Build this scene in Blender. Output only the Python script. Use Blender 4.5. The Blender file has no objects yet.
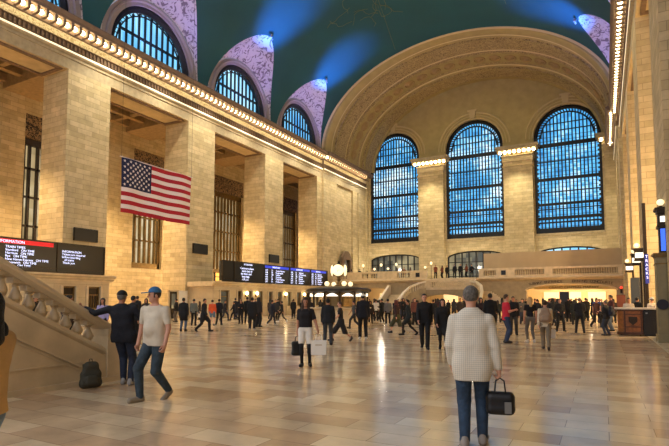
import bpy, math, random
import numpy as np
from mathutils import Vector, Matrix
random.seed(7); np.random.seed(7)
PI = math.pi
S = bpy.context.scene; C = S.collection
# ------------------------------------------------------------------ materials
MATS = {}
def rgb(r, g, b):                     # sRGB 0-255 -> linear
    f = lambda c: (c/255/12.92) if c/255 <= .04045 else ((c/255+.055)/1.055)**2.4
    return (f(r), f(g), f(b), 1)
def mat(name, col, rough=.6, metal=0, noise=0, nscale=4, bump=0, bscale=30, emit=None, estr=0, spec=.5, trans=0):
    if name in MATS: return MATS[name]
    m = bpy.data.materials.new(name); m.use_nodes = True; MATS[name] = m
    nt = m.node_tree; N = nt.nodes; L = nt.links; b = N['Principled BSDF']
    b.inputs['Base Color'].default_value = col; b.inputs['Roughness'].default_value = rough
    b.inputs['Metallic'].default_value = metal; b.inputs['Specular IOR Level'].default_value = spec
    tc = N.new('ShaderNodeTexCoord')
    if noise:
        n = N.new('ShaderNodeTexNoise'); n.inputs['Scale'].default_value = nscale; n.inputs['Detail'].default_value = 4
        L.new(tc.outputs['Object'], n.inputs['Vector'])
        r = N.new('ShaderNodeValToRGB'); r.color_ramp.elements[0].position = .3; r.color_ramp.elements[1].position = .7
        r.color_ramp.elements[0].color = tuple(c*(1-noise) for c in col[:3])+(1,)
        r.color_ramp.elements[1].color = tuple(min(1, c*(1+noise)) for c in col[:3])+(1,)
        L.new(n.outputs['Fac'], r.inputs['Fac']); L.new(r.outputs['Color'], b.inputs['Base Color'])
    if bump:
        n2 = N.new('ShaderNodeTexNoise'); n2.inputs['Scale'].default_value = bscale; n2.inputs['Detail'].default_value = 5
        L.new(tc.outputs['Object'], n2.inputs['Vector'])
        bp = N.new('ShaderNodeBump'); bp.inputs['Strength'].default_value = bump; bp.inputs['Distance'].default_value = .05
        L.new(n2.outputs['Fac'], bp.inputs['Height']); L.new(bp.outputs['Normal'], b.inputs['Normal'])
    if emit:
        b.inputs['Emission Color'].default_value = emit; b.inputs['Emission Strength'].default_value = estr
    return m
def stone(name, c1, c2, cm, bw, bh, rough=.6, floor=False, mortar=.012, bump=.25, noise=.35):
    m = bpy.data.materials.new(name); m.use_nodes = True; MATS[name] = m
    nt = m.node_tree; N = nt.nodes; L = nt.links; b = N['Principled BSDF']
    geo = N.new('ShaderNodeNewGeometry'); sep = N.new('ShaderNodeSeparateXYZ'); L.new(geo.outputs['Position'], sep.inputs[0])
    comb = N.new('ShaderNodeCombineXYZ')
    if floor:
        L.new(sep.outputs['X'], comb.inputs['X']); L.new(sep.outputs['Y'], comb.inputs['Y'])
    else:
        sn = N.new('ShaderNodeSeparateXYZ'); L.new(geo.outputs['True Normal'], sn.inputs[0])
        ab = N.new('ShaderNodeMath'); ab.operation = 'ABSOLUTE'; L.new(sn.outputs['X'], ab.inputs[0])
        gt = N.new('ShaderNodeMath'); gt.operation = 'GREATER_THAN'; gt.inputs[1].default_value = .7; L.new(ab.outputs[0], gt.inputs[0])
        mx = N.new('ShaderNodeMix'); mx.data_type = 'FLOAT'; L.new(gt.outputs[0], mx.inputs[0])
        L.new(sep.outputs['X'], mx.inputs[2]); L.new(sep.outputs['Y'], mx.inputs[3])
        L.new(mx.outputs[0], comb.inputs['X']); L.new(sep.outputs['Z'], comb.inputs['Y'])
    br = N.new('ShaderNodeTexBrick'); L.new(comb.outputs[0], br.inputs['Vector'])
    br.inputs['Scale'].default_value = 1; br.inputs['Brick Width'].default_value = bw; br.inputs['Row Height'].default_value = bh
    br.inputs['Mortar Size'].default_value = mortar; br.inputs['Mortar Smooth'].default_value = .2; br.inputs['Bias'].default_value = 0
    br.inputs['Color1'].default_value = c1; br.inputs['Color2'].default_value = c2; br.inputs['Mortar'].default_value = cm
    n = N.new('ShaderNodeTexNoise'); n.inputs['Scale'].default_value = 1.3; n.inputs['Detail'].default_value = 6; n.inputs['Roughness'].default_value = .65
    L.new(geo.outputs['Position'], n.inputs['Vector'])
    mr = N.new('ShaderNodeMapRange'); mr.inputs[1].default_value = .3; mr.inputs[2].default_value = .7
    mr.inputs[3].default_value = 1-noise/2; mr.inputs[4].default_value = 1+noise/2; L.new(n.outputs['Fac'], mr.inputs[0])
    mul = N.new('ShaderNodeVectorMath'); mul.operation = 'SCALE'; L.new(br.outputs['Color'], mul.inputs[0]); L.new(mr.outputs[0], mul.inputs['Scale'])
    L.new(mul.outputs[0], b.inputs['Base Color']); b.inputs['Roughness'].default_value = rough
    if floor:
        wn = N.new('ShaderNodeTexNoise'); wn.inputs['Scale'].default_value = .8; wn.inputs['Detail'].default_value = 3
        L.new(geo.outputs['Position'], wn.inputs['Vector'])
        r2 = N.new('ShaderNodeMapRange'); r2.inputs[3].default_value = rough*.7; r2.inputs[4].default_value = rough*1.3
        L.new(wn.outputs['Fac'], r2.inputs[0]); L.new(r2.outputs[0], b.inputs['Roughness'])
    bp = N.new('ShaderNodeBump'); bp.invert = True; bp.inputs['Strength'].default_value = bump; bp.inputs['Distance'].default_value = .01
    L.new(br.outputs['Fac'], bp.inputs['Height']); L.new(bp.outputs['Normal'], b.inputs['Normal'])
    return m
def ornament(name, c1, c2, scale=2.2, thr=.5, bump=.6, rough=.6):    # carved leaf-like relief: two tones with relief
    m = bpy.data.materials.new(name); m.use_nodes = True; MATS[name] = m
    nt = m.node_tree; N = nt.nodes; L = nt.links; b = N['Principled BSDF']
    geo = N.new('ShaderNodeNewGeometry')
    n = N.new('ShaderNodeTexNoise'); n.inputs['Scale'].default_value = scale; n.inputs['Detail'].default_value = 3; n.inputs['Distortion'].default_value = 2.5
    L.new(geo.outputs['Position'], n.inputs['Vector'])
    r = N.new('ShaderNodeValToRGB'); r.color_ramp.elements[0].position = thr-.05; r.color_ramp.elements[1].position = thr+.03
    r.color_ramp.elements[0].color = c2; r.color_ramp.elements[1].color = c1
    L.new(n.outputs['Fac'], r.inputs['Fac']); L.new(r.outputs['Color'], b.inputs['Base Color']); b.inputs['Roughness'].default_value = rough
    bp = N.new('ShaderNodeBump'); bp.inputs['Strength'].default_value = bump; bp.inputs['Distance'].default_value = .15
    L.new(r.outputs['Color'], bp.inputs['Height']); L.new(bp.outputs['Normal'], b.inputs['Normal'])
    return m
def glow_glass(name, c1, c2, c3, strength, sx=.42, sz=.55):           # a daylit pane: mottled bright cells seen through old glass
    m = bpy.data.materials.new(name); m.use_nodes = True; MATS[name] = m
    nt = m.node_tree; N = nt.nodes; L = nt.links; b = N['Principled BSDF']
    geo = N.new('ShaderNodeNewGeometry'); mp = N.new('ShaderNodeMapping'); mp.inputs['Scale'].default_value = (1/sx, 1/sx, 1/sz)
    L.new(geo.outputs['Position'], mp.inputs[0])
    w = N.new('ShaderNodeTexWhiteNoise'); fl = N.new('ShaderNodeVectorMath'); fl.operation = 'FLOOR'
    L.new(mp.outputs[0], fl.inputs[0]); L.new(fl.outputs[0], w.inputs['Vector'])
    n = N.new('ShaderNodeTexNoise'); n.inputs['Scale'].default_value = .22; n.inputs['Detail'].default_value = 3; L.new(geo.outputs['Position'], n.inputs['Vector'])
    ad = N.new('ShaderNodeMath'); ad.operation = 'MULTIPLY_ADD'; ad.inputs[1].default_value = .16; L.new(w.outputs['Value'], ad.inputs[0]); L.new(n.outputs['Fac'], ad.inputs[2])
    r = N.new('ShaderNodeValToRGB'); e = r.color_ramp.elements; e[0].position = .34; e[1].position = .84; e[0].color = c1; e[1].color = c3
    x = e.new(.58); x.color = c2
    L.new(ad.outputs[0], r.inputs['Fac']); L.new(r.outputs['Color'], b.inputs['Emission Color']); b.inputs['Emission Strength'].default_value = strength
    b.inputs['Base Color'].default_value = (.02, .05, .08, 1); b.inputs['Roughness'].default_value = .15
    return m

LIME = stone('limestone', rgb(204,184,142), rgb(182,162,120), rgb(154,134,98), 1.2, .38, .7, mortar=.013, noise=.35, bump=.12)
LIMEP = mat('limestone_plain', rgb(190,168,128), .7, noise=.12, nscale=1.5, bump=.1)
CORN = mat('cornice_stone', rgb(176,158,124), .7, noise=.15, nscale=3, bump=.2)
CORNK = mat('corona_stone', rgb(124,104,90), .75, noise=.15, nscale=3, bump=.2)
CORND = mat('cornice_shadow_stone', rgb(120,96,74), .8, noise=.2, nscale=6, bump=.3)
FRIEZE = ornament('carved_frieze', rgb(226,212,176), rgb(186,168,124), 3.5, .46)
ORN = ornament('carved_lunette', rgb(192,182,190), rgb(112,98,110), 1.3, .44, .9)
GRILLEO = ornament('carved_grille', rgb(150,120,80), rgb(30,22,16), 3.2, .5, .9)
ARCHO = ornament('carved_arch_band', rgb(184,162,114), rgb(120,98,62), 3.2, .47, .9)
TYMP = mat('tympanum_plaster', rgb(168,150,98), .75, noise=.1, nscale=1, bump=.08)
FLOOR = stone('marble_floor', rgb(242,220,182), rgb(198,164,128), rgb(150,122,94), .98, .44, .17, floor=True, mortar=.005, bump=.05, noise=.4)
BORD = stone('marble_border', rgb(206,190,158), rgb(192,176,146), rgb(120,104,80), 1.2, 2.2, .3, floor=True, mortar=.008, bump=.1, noise=.2)
GREYM = mat('grey_marble', rgb(98,88,74), .4, noise=.2, nscale=3)
MARB = mat('marble', rgb(206,184,146), .35, noise=.15, nscale=2.2, bump=.03)
MARBJ = stone('marble_blocks', rgb(204,184,148), rgb(190,168,130), rgb(130,110,82), 2.3, .9, .4, mortar=.006, noise=.2)
BRONZE = mat('dark_bronze', rgb(52,42,32), .45, .5, noise=.2)
BRONZEL = mat('bronze', rgb(122,98,60), .4, .7, noise=.2)
IRON = mat('window_iron', rgb(22,24,28), .5, .3)
BLACK = mat('black_plastic', rgb(14,14,16), .4)
BOARDM = mat('board_black', rgb(10,11,14), .35)
BULB = mat('lamp_glass', rgb(255,230,170), .3, emit=rgb(255,230,172), estr=17)
COVE = mat('lit_cove_strip', rgb(255,246,220), .5, emit=rgb(255,240,205), estr=.7)
GLOBE = mat('opal_globe', rgb(255,244,214), .3, emit=rgb(255,232,180), estr=1.05)
WHITELIT = mat('lit_white_sign', rgb(255,250,238), .4, emit=rgb(255,244,222), estr=1.3)
AMBER = mat('lit_amber_sign', rgb(255,200,100), .4, emit=rgb(255,190,90), estr=1.1)
WARMGLOW = mat('warm_shop_lamp', rgb(255,226,160), .5, emit=rgb(255,226,170), estr=.7)
TXW = mat('led_text_white', rgb(225,230,255), .5, emit=rgb(205,215,255), estr=1.5)
TXD = mat('incised_letters', rgb(60,46,32), .7)
LEDB = mat('led_blue', rgb(40,60,200), .4, emit=rgb(45,65,215), estr=.7)
LEDR = mat('led_red', rgb(200,20,30), .4, emit=rgb(205,20,35), estr=.8)
CYANS = mat('screen_blue', rgb(50,90,220), .3, emit=rgb(60,105,235), estr=1.2)
WOOD = mat('varnished_wood', rgb(140,84,40), .35, noise=.3, nscale=9)
WOODD = mat('dark_wood', rgb(80,44,24), .4, noise=.3, nscale=9)
REDM = mat('dark_red_panel', rgb(98,46,30), .6)
SCREENP = mat('tan_panel', rgb(178,156,122), .7, noise=.05, nscale=1)
SKYG = glow_glass('blue_daylit_glass', rgb(30,100,160), rgb(84,166,218), rgb(224,246,255), 1.6, .46, .55)
SKYS = glow_glass('pale_blue_lunette_glass', rgb(70,160,225), rgb(130,205,245), rgb(200,240,255), 1.2, .64, 4)
CREAMG = glow_glass('cream_lit_glass', rgb(90,74,50), rgb(190,164,116), rgb(250,236,200), .85, .5, 1.2)
DARKG = glow_glass('dim_interior_glass', rgb(24,20,14), rgb(110,92,62), rgb(236,214,160), .5, .9, .8)
# ceiling: teal plaster with a few gilded star-map lines
CEIL = mat('teal_ceiling', rgb(20,78,88), .7, noise=.12, nscale=.25)
GOLD = mat('faded_gilt', rgb(118,118,78), .6)

# ------------------------------------------------------------------ mesh helpers
class MB:
    def __init__(s): s.v = []; s.f = []; s.m = []; s.mi = 0
    def add(s, vs, fs):
        o = len(s.v); s.v += [tuple(p) for p in vs]; s.f += [tuple(i+o for i in f) for f in fs]; s.m += [s.mi]*len(fs); return s
    def box(s, x0, x1, y0, y1, z0, z1):
        vs = [(x, y, z) for x in (x0, x1) for y in (y0, y1) for z in (z0, z1)]
        return s.add(vs, [(0,1,3,2),(4,6,7,5),(0,4,5,1),(2,3,7,6),(0,2,6,4),(1,5,7,3)])
    def prism(s, prof, axis, a0, a1):           # prof: closed list of 2D points; extruded along axis
        n = len(prof)
        def P(q, a): return {'Y': (q[0], a, q[1]), 'X': (a, q[0], q[1]), 'Z': (q[0], q[1], a)}[axis]
        vs = [P(q, a0) for q in prof]+[P(q, a1) for q in prof]
        fs = [(i, (i+1) % n, n+(i+1) % n, n+i) for i in range(n)]+[tuple(range(n-1, -1, -1)), tuple(range(n, 2*n))]
        return s.add(vs, fs)
    def lathe(s, prof, c=(0,0,0), n=12, axis='Z'):   # prof (r,z)
        vs = []; m = len(prof)
        for i in range(n):
            a = 2*PI*i/n
            for r, z in prof:
                p = (r*math.cos(a), r*math.sin(a), z)
                if axis == 'Y': p = (p[0], p[2], p[1])
                if axis == 'X': p = (p[2], p[0], p[1])
                vs.append((c[0]+p[0], c[1]+p[1], c[2]+p[2]))
        fs = [(i*m+j, ((i+1) % n)*m+j, ((i+1) % n)*m+j+1, i*m+j+1) for i in range(n) for j in range(m-1)]
        fs += [tuple(i*m for i in range(n))[::-1], tuple(i*m+m-1 for i in range(n))]
        return s.add(vs, fs)
    def ball(s, c, r, n=10, sz=1): 
        k = max(4, n//2)
        return s.lathe([(max(.001, r*math.sin(PI*i/k)), -r*sz*math.cos(PI*i/k)) for i in range(k+1)], c, n)
    def tube(s, pts, r, n=6):
        pts = [Vector(p) for p in pts]; rs = r if isinstance(r, (list, tuple)) else [r]*len(pts); vs = []
        for i, p in enumerate(pts):
            d = (pts[min(i+1, len(pts)-1)]-pts[max(i-1, 0)]).normalized()
            u = d.cross(Vector((0,0,1)));  u = Vector((1,0,0)) if u.length < .05 else u.normalized()
            w = d.cross(u)
            for k in range(n):
                a = 2*PI*k/n+PI/4; vs.append(p+rs[i]*(math.cos(a)*u+math.sin(a)*w))
        fs = [(i*n+k, i*n+(k+1) % n, (i+1)*n+(k+1) % n, (i+1)*n+k) for i in range(len(pts)-1) for k in range(n)]
        fs += [tuple(range(n))[::-1], tuple(range((len(pts)-1)*n, len(pts)*n))]
        return s.add(vs, fs)
    def grid(s, P):                              # P[i][j] points
        m = len(P[0]); vs = [q for row in P for q in row]
        return s.add(vs, [(i*m+j, i*m+j+1, (i+1)*m+j+1, (i+1)*m+j) for i in range(len(P)-1) for j in range(m-1)])
    def build(s, name, mats, parent=None, smooth=False, kind=None, loc=None):
        me = bpy.data.meshes.new(name); me.from_pydata(s.v, [], s.f)
        for mm in (mats if isinstance(mats, (list, tuple)) else [mats]): me.materials.append(mm)
        if any(s.m): me.polygons.foreach_set('material_index', s.m)
        if smooth: me.polygons.foreach_set('use_smooth', [True]*len(s.f))
        me.update()
        o = bpy.data.objects.new(name, me); C.objects.link(o)
        if parent: o.parent = parent
        if kind: o['kind'] = kind
        if loc: o.location = loc
        return o
def struct(name, mb, mats, parent=None, **k):
    return mb.build(name, mats, parent, kind=None if parent else 'structure', **k)
def tag(o, label, cat, group=None, kind=None):
    o['label'] = label; o['category'] = cat
    if group: o['group'] = group
    if kind: o['kind'] = kind
    return o
def thing(name, label, cat, loc=(0,0,0), rz=0, group=None):
    o = bpy.data.objects.new(name, None); C.objects.link(o); o.empty_display_size = .2
    o.location = loc; o.rotation_euler = (0,0,rz); return tag(o, label, cat, group)
def copy_thing(o, loc, label=None, rz=None):
    c = o.copy(); C.objects.link(c); c.location = loc
    if rz is not None: c.rotation_euler = (0,0,rz)
    if label: c['label'] = label
    for ch in list(o.children):
        d = ch.copy(); C.objects.link(d); d.parent = c
        for g in list(ch.children):
            e = g.copy(); C.objects.link(e); e.parent = d
    return c
def text(name, body, size, m, loc, rot, parent=None, align='LEFT', sx=1, space=1, extrude=.004):
    cu = bpy.data.curves.new(name, 'FONT'); cu.body = body; cu.size = size; cu.align_x = align; cu.extrude = extrude
    cu.space_line = space; cu.materials.append(m)
    o = bpy.data.objects.new(name, cu); C.objects.link(o); o.location = loc; o.rotation_euler = rot; o.scale = (sx, 1, 1)
    dg = bpy.context.evaluated_depsgraph_get(); me = bpy.data.meshes.new_from_object(o.evaluated_get(dg)); me.name = name
    bpy.data.objects.remove(o); bpy.data.curves.remove(cu)
    o = bpy.data.objects.new(name, me); C.objects.link(o); o.location = loc; o.rotation_euler = rot; o.scale = (sx, 1, 1)
    if parent: o.parent = parent
    return o

# ------------------------------------------------------------------ the hall (X across, Y along, Z up; metres)
XL, XR, YE, Y0 = -34.0, 2.15, 73.87, -4.0
XC = (XL+XR)/2; HW = (XR-XL)/2
ZA = 18.55
PIERS = [(-2.3,1.35),(9.8,13.45),(21.95,25.5),(33.96,37.6),(46.07,49.75)]
YP4 = 57.93
struct('floor', MB().box(-44, 1.66, -12, 84, -.3, 0), FLOOR)
struct('floor.001', MB().box(1.66, 16, -12, 84, -.3, 0.002), BORD)
for side, sx, xf in (('left', -1, XL), ('right', 1, XR)):
    for k, (a, b) in enumerate(PIERS):
        if side == 'right' and k < 0: continue
        x0, x1 = sorted((xf, xf+sx*3))
        o = struct('wall_%s' % side if k == 0 else 'wall_%s.%03d' % (side, k), MB().box(x0, x1, a, b, 0, ZA), LIME)
    # solid end bay with pilaster strips
    mb = MB(); x0, x1 = sorted((xf, xf+sx*3)); mb.box(x0, x1, YP4, YE+1.2, 0, ZA)
    for a, b in ((59.2, 63.1), (68.4, 70.0), (70.4, YE)):
        x0, x1 = sorted((xf-sx*.3, xf)); mb.box(x0, x1, a, b, 0, ZA)
    struct('wall_%s.%03d' % (side, 10), mb, LIME)
    # architrave above the openings with a soffit
    x0, x1 = sorted((xf, xf+sx*3)); struct('wall_%s.%03d' % (side, 11), MB().box(x0, x1, Y0, YE+1.2, ZA, 22.3), LIMEP)
    if sx > 0:
        for k, (a, b) in enumerate(PIERS[2:]+[(YP4, 60)]):
            struct('trim_%d' % (400+k), MB().box(xf+.8, xf+1.15, a-.1, a, 0, ZA+.6), GREYM)
    # back aisle wall, ceiling, beams
    xb = xf+sx*9
    mb = MB(); x0, x1 = sorted((xb, xb+sx*1))
    wins = [(24.1,29.0),(35.3,39.3),(46.4,53.3),(62.9,66.9)] if side == 'left' else [(26,31),(38,43),(50,55)]
    ys = [-6]
    for a, b in wins: ys += [a, b]
    ys += [84]
    for i in range(0, len(ys), 2): mb.box(x0, x1, ys[i], ys[i+1], 0, 20.4)
    for a, b in wins: mb.box(x0, x1, a, b, 0, 5); mb.box(x0, x1, a, b, 17.6, 20.4)
    struct('wall_%s.%03d' % (side, 12), mb, LIME)
    for k, (a, b) in enumerate(wins):
        fr = MB(); xg = xb+sx*.5
        xx0, xx1 = sorted((xg-sx*.15, xg+sx*.15))
        fr.box(xx0, xx1, a, a+.3, 5, 15.6); fr.box(xx0, xx1, b-.3, b, 5, 15.6); fr.box(xx0, xx1, a, b, 5, 5.6); fr.box(xx0, xx1, a, b, 15.0, 15.6)
        n = max(3, int((b-a)/.62))
        for i in range(1, n): y = a+(b-a)*i/n; fr.box(xx0, xx1, y-.09, y+.09, 5.6, 15)
        for z in (8, 10.5, 13): fr.box(xx0, xx1, a, b, z-.08, z+.08)
        o = struct('window_%d' % (10+k+(20 if side == 'right' else 0)), fr, BRONZEL if k else BRONZE)
        g = MB().box(*sorted((xg+sx*.2, xg+sx*.25)), a, b, 5, 15.6); g.build('glass', CREAMG, o)
        t = MB().box(*sorted((xb-sx*.02, xg)), a, b, 15.6, 17.6); t.build('grille_panel', GRILLEO, o)
    x0, x1 = sorted((xf+sx*3, xb+sx*1))
    struct('ceiling.%03d' % (40 if side == 'left' else 41), MB().box(x0, x1, -6, 84, 20.1, 20.6), mat('dark_coffer', rgb(74,58,42), .7))
    mb = MB()
    for a, b in PIERS+[(57.93, 61.5), (70, 74)]:
        mb.box(x0, x1, a+.2, b-.2, 19.0, 20.1)
        mb.box(x0, x1, a-1.6, a-1.2, 19.6, 20.1); mb.box(x0, x1, b+1.2, b+1.6, 19.6, 20.1)
    for q in (.18, .5, .82):
        xx = x0+(x1-x0)*q; mb.box(xx-.25, xx+.25, -6, 84, 19.5, 20.1)
    struct('ceiling.%03d' % (1 if side == 'left' else 2), mb, mat('coffer_beam', rgb(156,130,92), .7, noise=.2, nscale=3, bump=.3))
    # sunk soffit panels under the architrave: raised frame strips
    mb = MB()
    ops = [(PIERS[i][1], PIERS[i+1][0]) for i in range(4)]+[(49.75, YP4)]
    for a, b in ops:
        for p0, p1 in ((.25, .5), (2.5, 2.75)):
            mb.box(*sorted((xf+sx*p0, xf+sx*p1)), a+.5, b-.5, ZA-.12, ZA)
        mb.box(*sorted((xf+sx*.25, xf+sx*2.75)), a+.3, a+.55, ZA-.12, ZA); mb.box(*sorted((xf+sx*.25, xf+sx*2.75)), b-.55, b-.3, ZA-.12, ZA)
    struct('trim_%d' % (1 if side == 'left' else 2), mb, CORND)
    # entablature: profile (projection, z)
    def P(pr, off=0): return [(xf-sx*(p+off), z) for p, z in pr]
    A = [(0,ZA+.001),(.02,19.3),(.1,19.32),(.1,19.42),(.03,19.44),(.03,19.54),(.12,19.58),(.2,19.66),(.2,19.9),(0,19.92)]
    Bp = [(0,19.92),(.08,19.92),(.08,20.4),(.24,20.42),(.24,20.48),(0,20.48)]
    D = [(0,20.48),(.1,20.48),(.12,21.0),(.24,21.06),(.28,21.2),(.28,21.6),(.95,21.62),(.95,21.84),(1.0,21.88),(1.12,22.04),(1.12,22.1),(.6,22.22),(0,22.25)]
    for kk, (a, b, off) in enumerate(((Y0, 59.1, 0), (59.1, YE, .3))):
        struct('trim_%d' % (10+kk+(10 if sx > 0 else 0)), MB().prism(P(A, off) + ([(xf, 19.92), (xf, ZA)] if off else []), 'Y', a, b), CORN)
        mb = MB().prism(P(Bp, off)+([(xf, 20.48), (xf, 19.92)] if off else []), 'Y', a, b)
        y = max(a, 8) if sx > 0 else max(a, 12)
        while y < b: mb.box(*sorted((xf-sx*(.08+off), xf-sx*(.2+off))), y, y+.16, 19.98, 20.38); y += .31
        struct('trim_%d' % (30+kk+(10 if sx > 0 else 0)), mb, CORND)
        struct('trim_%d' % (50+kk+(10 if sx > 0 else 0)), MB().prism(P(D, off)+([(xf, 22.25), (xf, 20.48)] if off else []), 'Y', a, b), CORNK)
        fz = MB().box(*sorted((xf-sx*(.1+off), xf-sx*(.14+off))), a, b, 20.54, 21.0); struct('trim_%d' % (70+kk+(10 if sx > 0 else 0)), fz, FRIEZE)
    for kk, (a, b, off) in enumerate(((Y0, 59.1, 0), (59.1, YE, .3))):
        o = struct('trim_%d' % (92+kk+(2 if sx > 0 else 0)), MB().box(*sorted((xf-sx*(.2+off), xf-sx*(.23+off))), a, b, 19.74, 19.86), COVE)
    # brackets between the lamps
    mb = MB(); y = 12.3
    while y < YE-1.5:
        off = .3 if y > 59.1 else 0
        mb.box(*sorted((xf-sx*(.28+off), xf-sx*(.88+off))), y-.1, y+.1, 21.12, 21.6)
        y += .62
    struct('trim_%d' % (90 if sx < 0 else 91), mb, CORNK)
# lamps of the cornices: one small bulb in every coffer
bm_ = MB().ball((0,0,0), .175, 12); bm_.mi = 1; bm_.lathe([(.07,.12),(.09,.22)], (0,0,0), 8)
first = bm_.build('light_bulb', [BULB, CORN], smooth=True, loc=(XL+.6, 12.61, 21.36))
tag(first, 'bare warm bulb in the row along the cornice over the ticket office side', 'light bulb', 'bulbs along the left cornice')
n = 1; y = 12.61+.62
while y < YE-2.2:
    o = first.copy(); C.objects.link(o); o.location = (XL+.6+(.3 if y > 59.1 else 0), y, 21.36); y += .62
y = 29.0
while y < YE-2.2:
    o = first.copy(); C.objects.link(o); o.location = (XR-.6-(.3 if y > 59.1 else 0), y, 21.36); y += .62
    o['label'] = 'bare warm bulb in the steep row along the cornice over the wood desk side'; o['group'] = 'bulbs along the right cornice'

# ------------------------------------------------------------------ vault with lunettes
ZS, VB = 22.3, 12.2
def off_at(z, a=HW): return a*math.sqrt(max(0, 1-((z-ZS)/VB)**2))
LUN = [5.4, 17.6, 29.7, 41.7, 53.6]
GH, GT, WR = 5.35, 7.3, 4.55
def zstart(y):
    for c in LUN:
        d = abs(y-c)/GH
        if d < 1: return ZS+GT*((1-d**2.0)**.62*.93+.07*(1-d)**1.2)
    return ZS
ysamp = set()
for c in LUN:
    for i in range(33): ysamp.add(round(c+GH*math.cos(PI*i/32), 3))
ysamp |= {Y0, 0.03, 11.5, 23.7, 35.7, 47.7, 59.2}
ysamp = sorted(y for y in ysamp if Y0 <= y <= 59.3)
rows = []
for y in ysamp:
    z0 = zstart(y); t0 = math.asin(min(1, (z0-ZS)/VB)); row = []
    for j in range(49):
        t = t0+(PI-2*t0)*j/48
        row.append((XC-HW*math.cos(t), y, ZS+VB*math.sin(t)))
    rows.append(row)
struct('ceiling', MB().grid(rows), CEIL, smooth=True)
# faint gilded star map drawn on the vault
def vp(y, off, drop=.04): 
    t = math.acos(max(-1, min(1, -off/HW))); return (XC+(HW-drop)*(-math.cos(t)), y, ZS+(VB-drop)*math.sin(t))
gm = MB(); rr = random.Random(5)
for k in range(13):
    y = 45+rr.random()*5; x = -9+rr.random()*5; pts = []
    a = rr.random()*6.3
    for i in range(7):
        pts.append(vp(y, x)); a += rr.uniform(-.9, .9); y += .55*math.cos(a); x += .55*math.sin(a)
    gm.tube(pts, .022, 4)
gm.tube([vp(40+i, -3-.2*i) for i in range(19)], .02, 4); gm.tube([vp(20+i*2, 6+.1*i) for i in range(18)], .015, 4)
struct('ceiling.003', gm, GOLD)
for side, sx, xf in (('left', -1, XL), ('right', 1, XR)):
    # plinth between cornice and vault is part of the wall box; lunette wall with the window
    for k, c in enumerate(LUN):
        if side == 'right' and c < 20: continue
        W = []; G = []
        for i in range(41):
            s = math.cos(PI*i/40); y = c+GH*s
            q = math.sqrt(max(0, 1-s*s)); W.append((xf, c+(GH-.15)*s, ZS+(WR+.75)*q**.9)); z = zstart(y)
            G.append((XC+sx*off_at(z), y, z))
        M1 = [tuple(np.array(a)*.6+np.array(b)*.4+np.array((0,0,.25*math.sin(PI*i/40)))) for i, (a, b) in enumerate(zip(W, G))]
        struct('ceiling.%03d' % (10+k+(10 if sx > 0 else 0)), MB().grid([W, M1, G]), ORN, smooth=True)
        tp = MB(); g0 = G[20]
        for dx, dy, dz, r_ in ((0,0,.1,.16),(-.05,.25,-.05,.11),(-.05,-.25,-.05,.11),(.05,0,.3,.1)): tp.ball((g0[0]-sx*.25+dx*-sx, g0[1]+dy, g0[2]+dz-.25), r_, 8)
        struct('ceiling.%03d' % (30+k+(10 if sx > 0 else 0)), tp, ORN, smooth=True)
        # lunette wall around the window
        mb = MB(); P1 = []; P2 = []
        for i in range(33):
            a = PI*i/32; P1.append((xf+sx*.02, c+4.3*math.cos(a), ZS+4.5*math.sin(a)+.2)); P2.append((xf+sx*.02, c+5.3*math.cos(a), ZS+5.25*math.sin(a)))
        mb.grid([P1, P2]); P3 = [(p[0]+sx*.7, p[1], p[2]) for p in P1]; mb.grid([P3, P1])
        P4 = [(xf-sx*.12, c+4.9*math.cos(PI*i/32), ZS+4.75*math.sin(PI*i/32)+.1) for i in range(33)]
        mb.tube([(xf-sx*.05, c+4.75*math.cos(PI*i/32), ZS+4.95*math.sin(PI*i/32)+.1) for i in range(33)], .12, 6)
        struct('trim_%d' % (100+k+(10 if sx > 0 else 0)), mb, mat('lunette_ring_stone', rgb(150,138,140), .7), smooth=False)
        fr = MB(); xg = xf+sx*.45
        fr.tube([(xg, c+4.15*math.cos(PI*i/32), ZS+.2+4.35*math.sin(PI*i/32)) for i in range(33)], .36, 6)
        fr.tube([(xg, c+3.55*math.cos(PI*i/32), ZS+.2+3.75*math.sin(PI*i/32)) for i in range(33)], .07, 4)
        for i in range(28):
            a = PI*(i+.5)/28; fr.tube([(xg, c+3.55*math.cos(a), ZS+.2+3.75*math.sin(a)), (xg, c+4.05*math.cos(a+.05), ZS+.2+4.25*math.sin(a+.05))], .04, 4)
        fr.box(*sorted((xg-.1, xg+.1)), c-4, c+4, ZS-.02, ZS+.25)
        for i in range(-5, 6):
            y = c+i*.64; h = 1.05*math.sqrt(max(.1, 3.75**2-(i*.64)**2)); fr.box(xg-.09, xg+.09, y-.065, y+.065, ZS, ZS+.2+h)
        fr.box(xg-.1, xg+.1, c-3.1, c+3.1, ZS+1.75, ZS+1.92)
        o = struct('window_%d' % (40+k+(10 if sx > 0 else 0)), fr, IRON)
        g = MB(); ring = [(xg+sx*.15, c+4.0*math.cos(PI*i/24), ZS+.2+4.0*math.sin(PI*i/24)) for i in range(25)]
        n_ = len(ring); back = [(p[0]+sx*.05, p[1], p[2]) for p in ring]
        g.add(ring+back, [tuple(range(n_)), tuple(range(n_, 2*n_))[::-1]]+[(i, (i+1) % n_, n_+(i+1) % n_, n_+i) for i in range(n_)])
        g.build('glass', SKYS, o)

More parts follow.
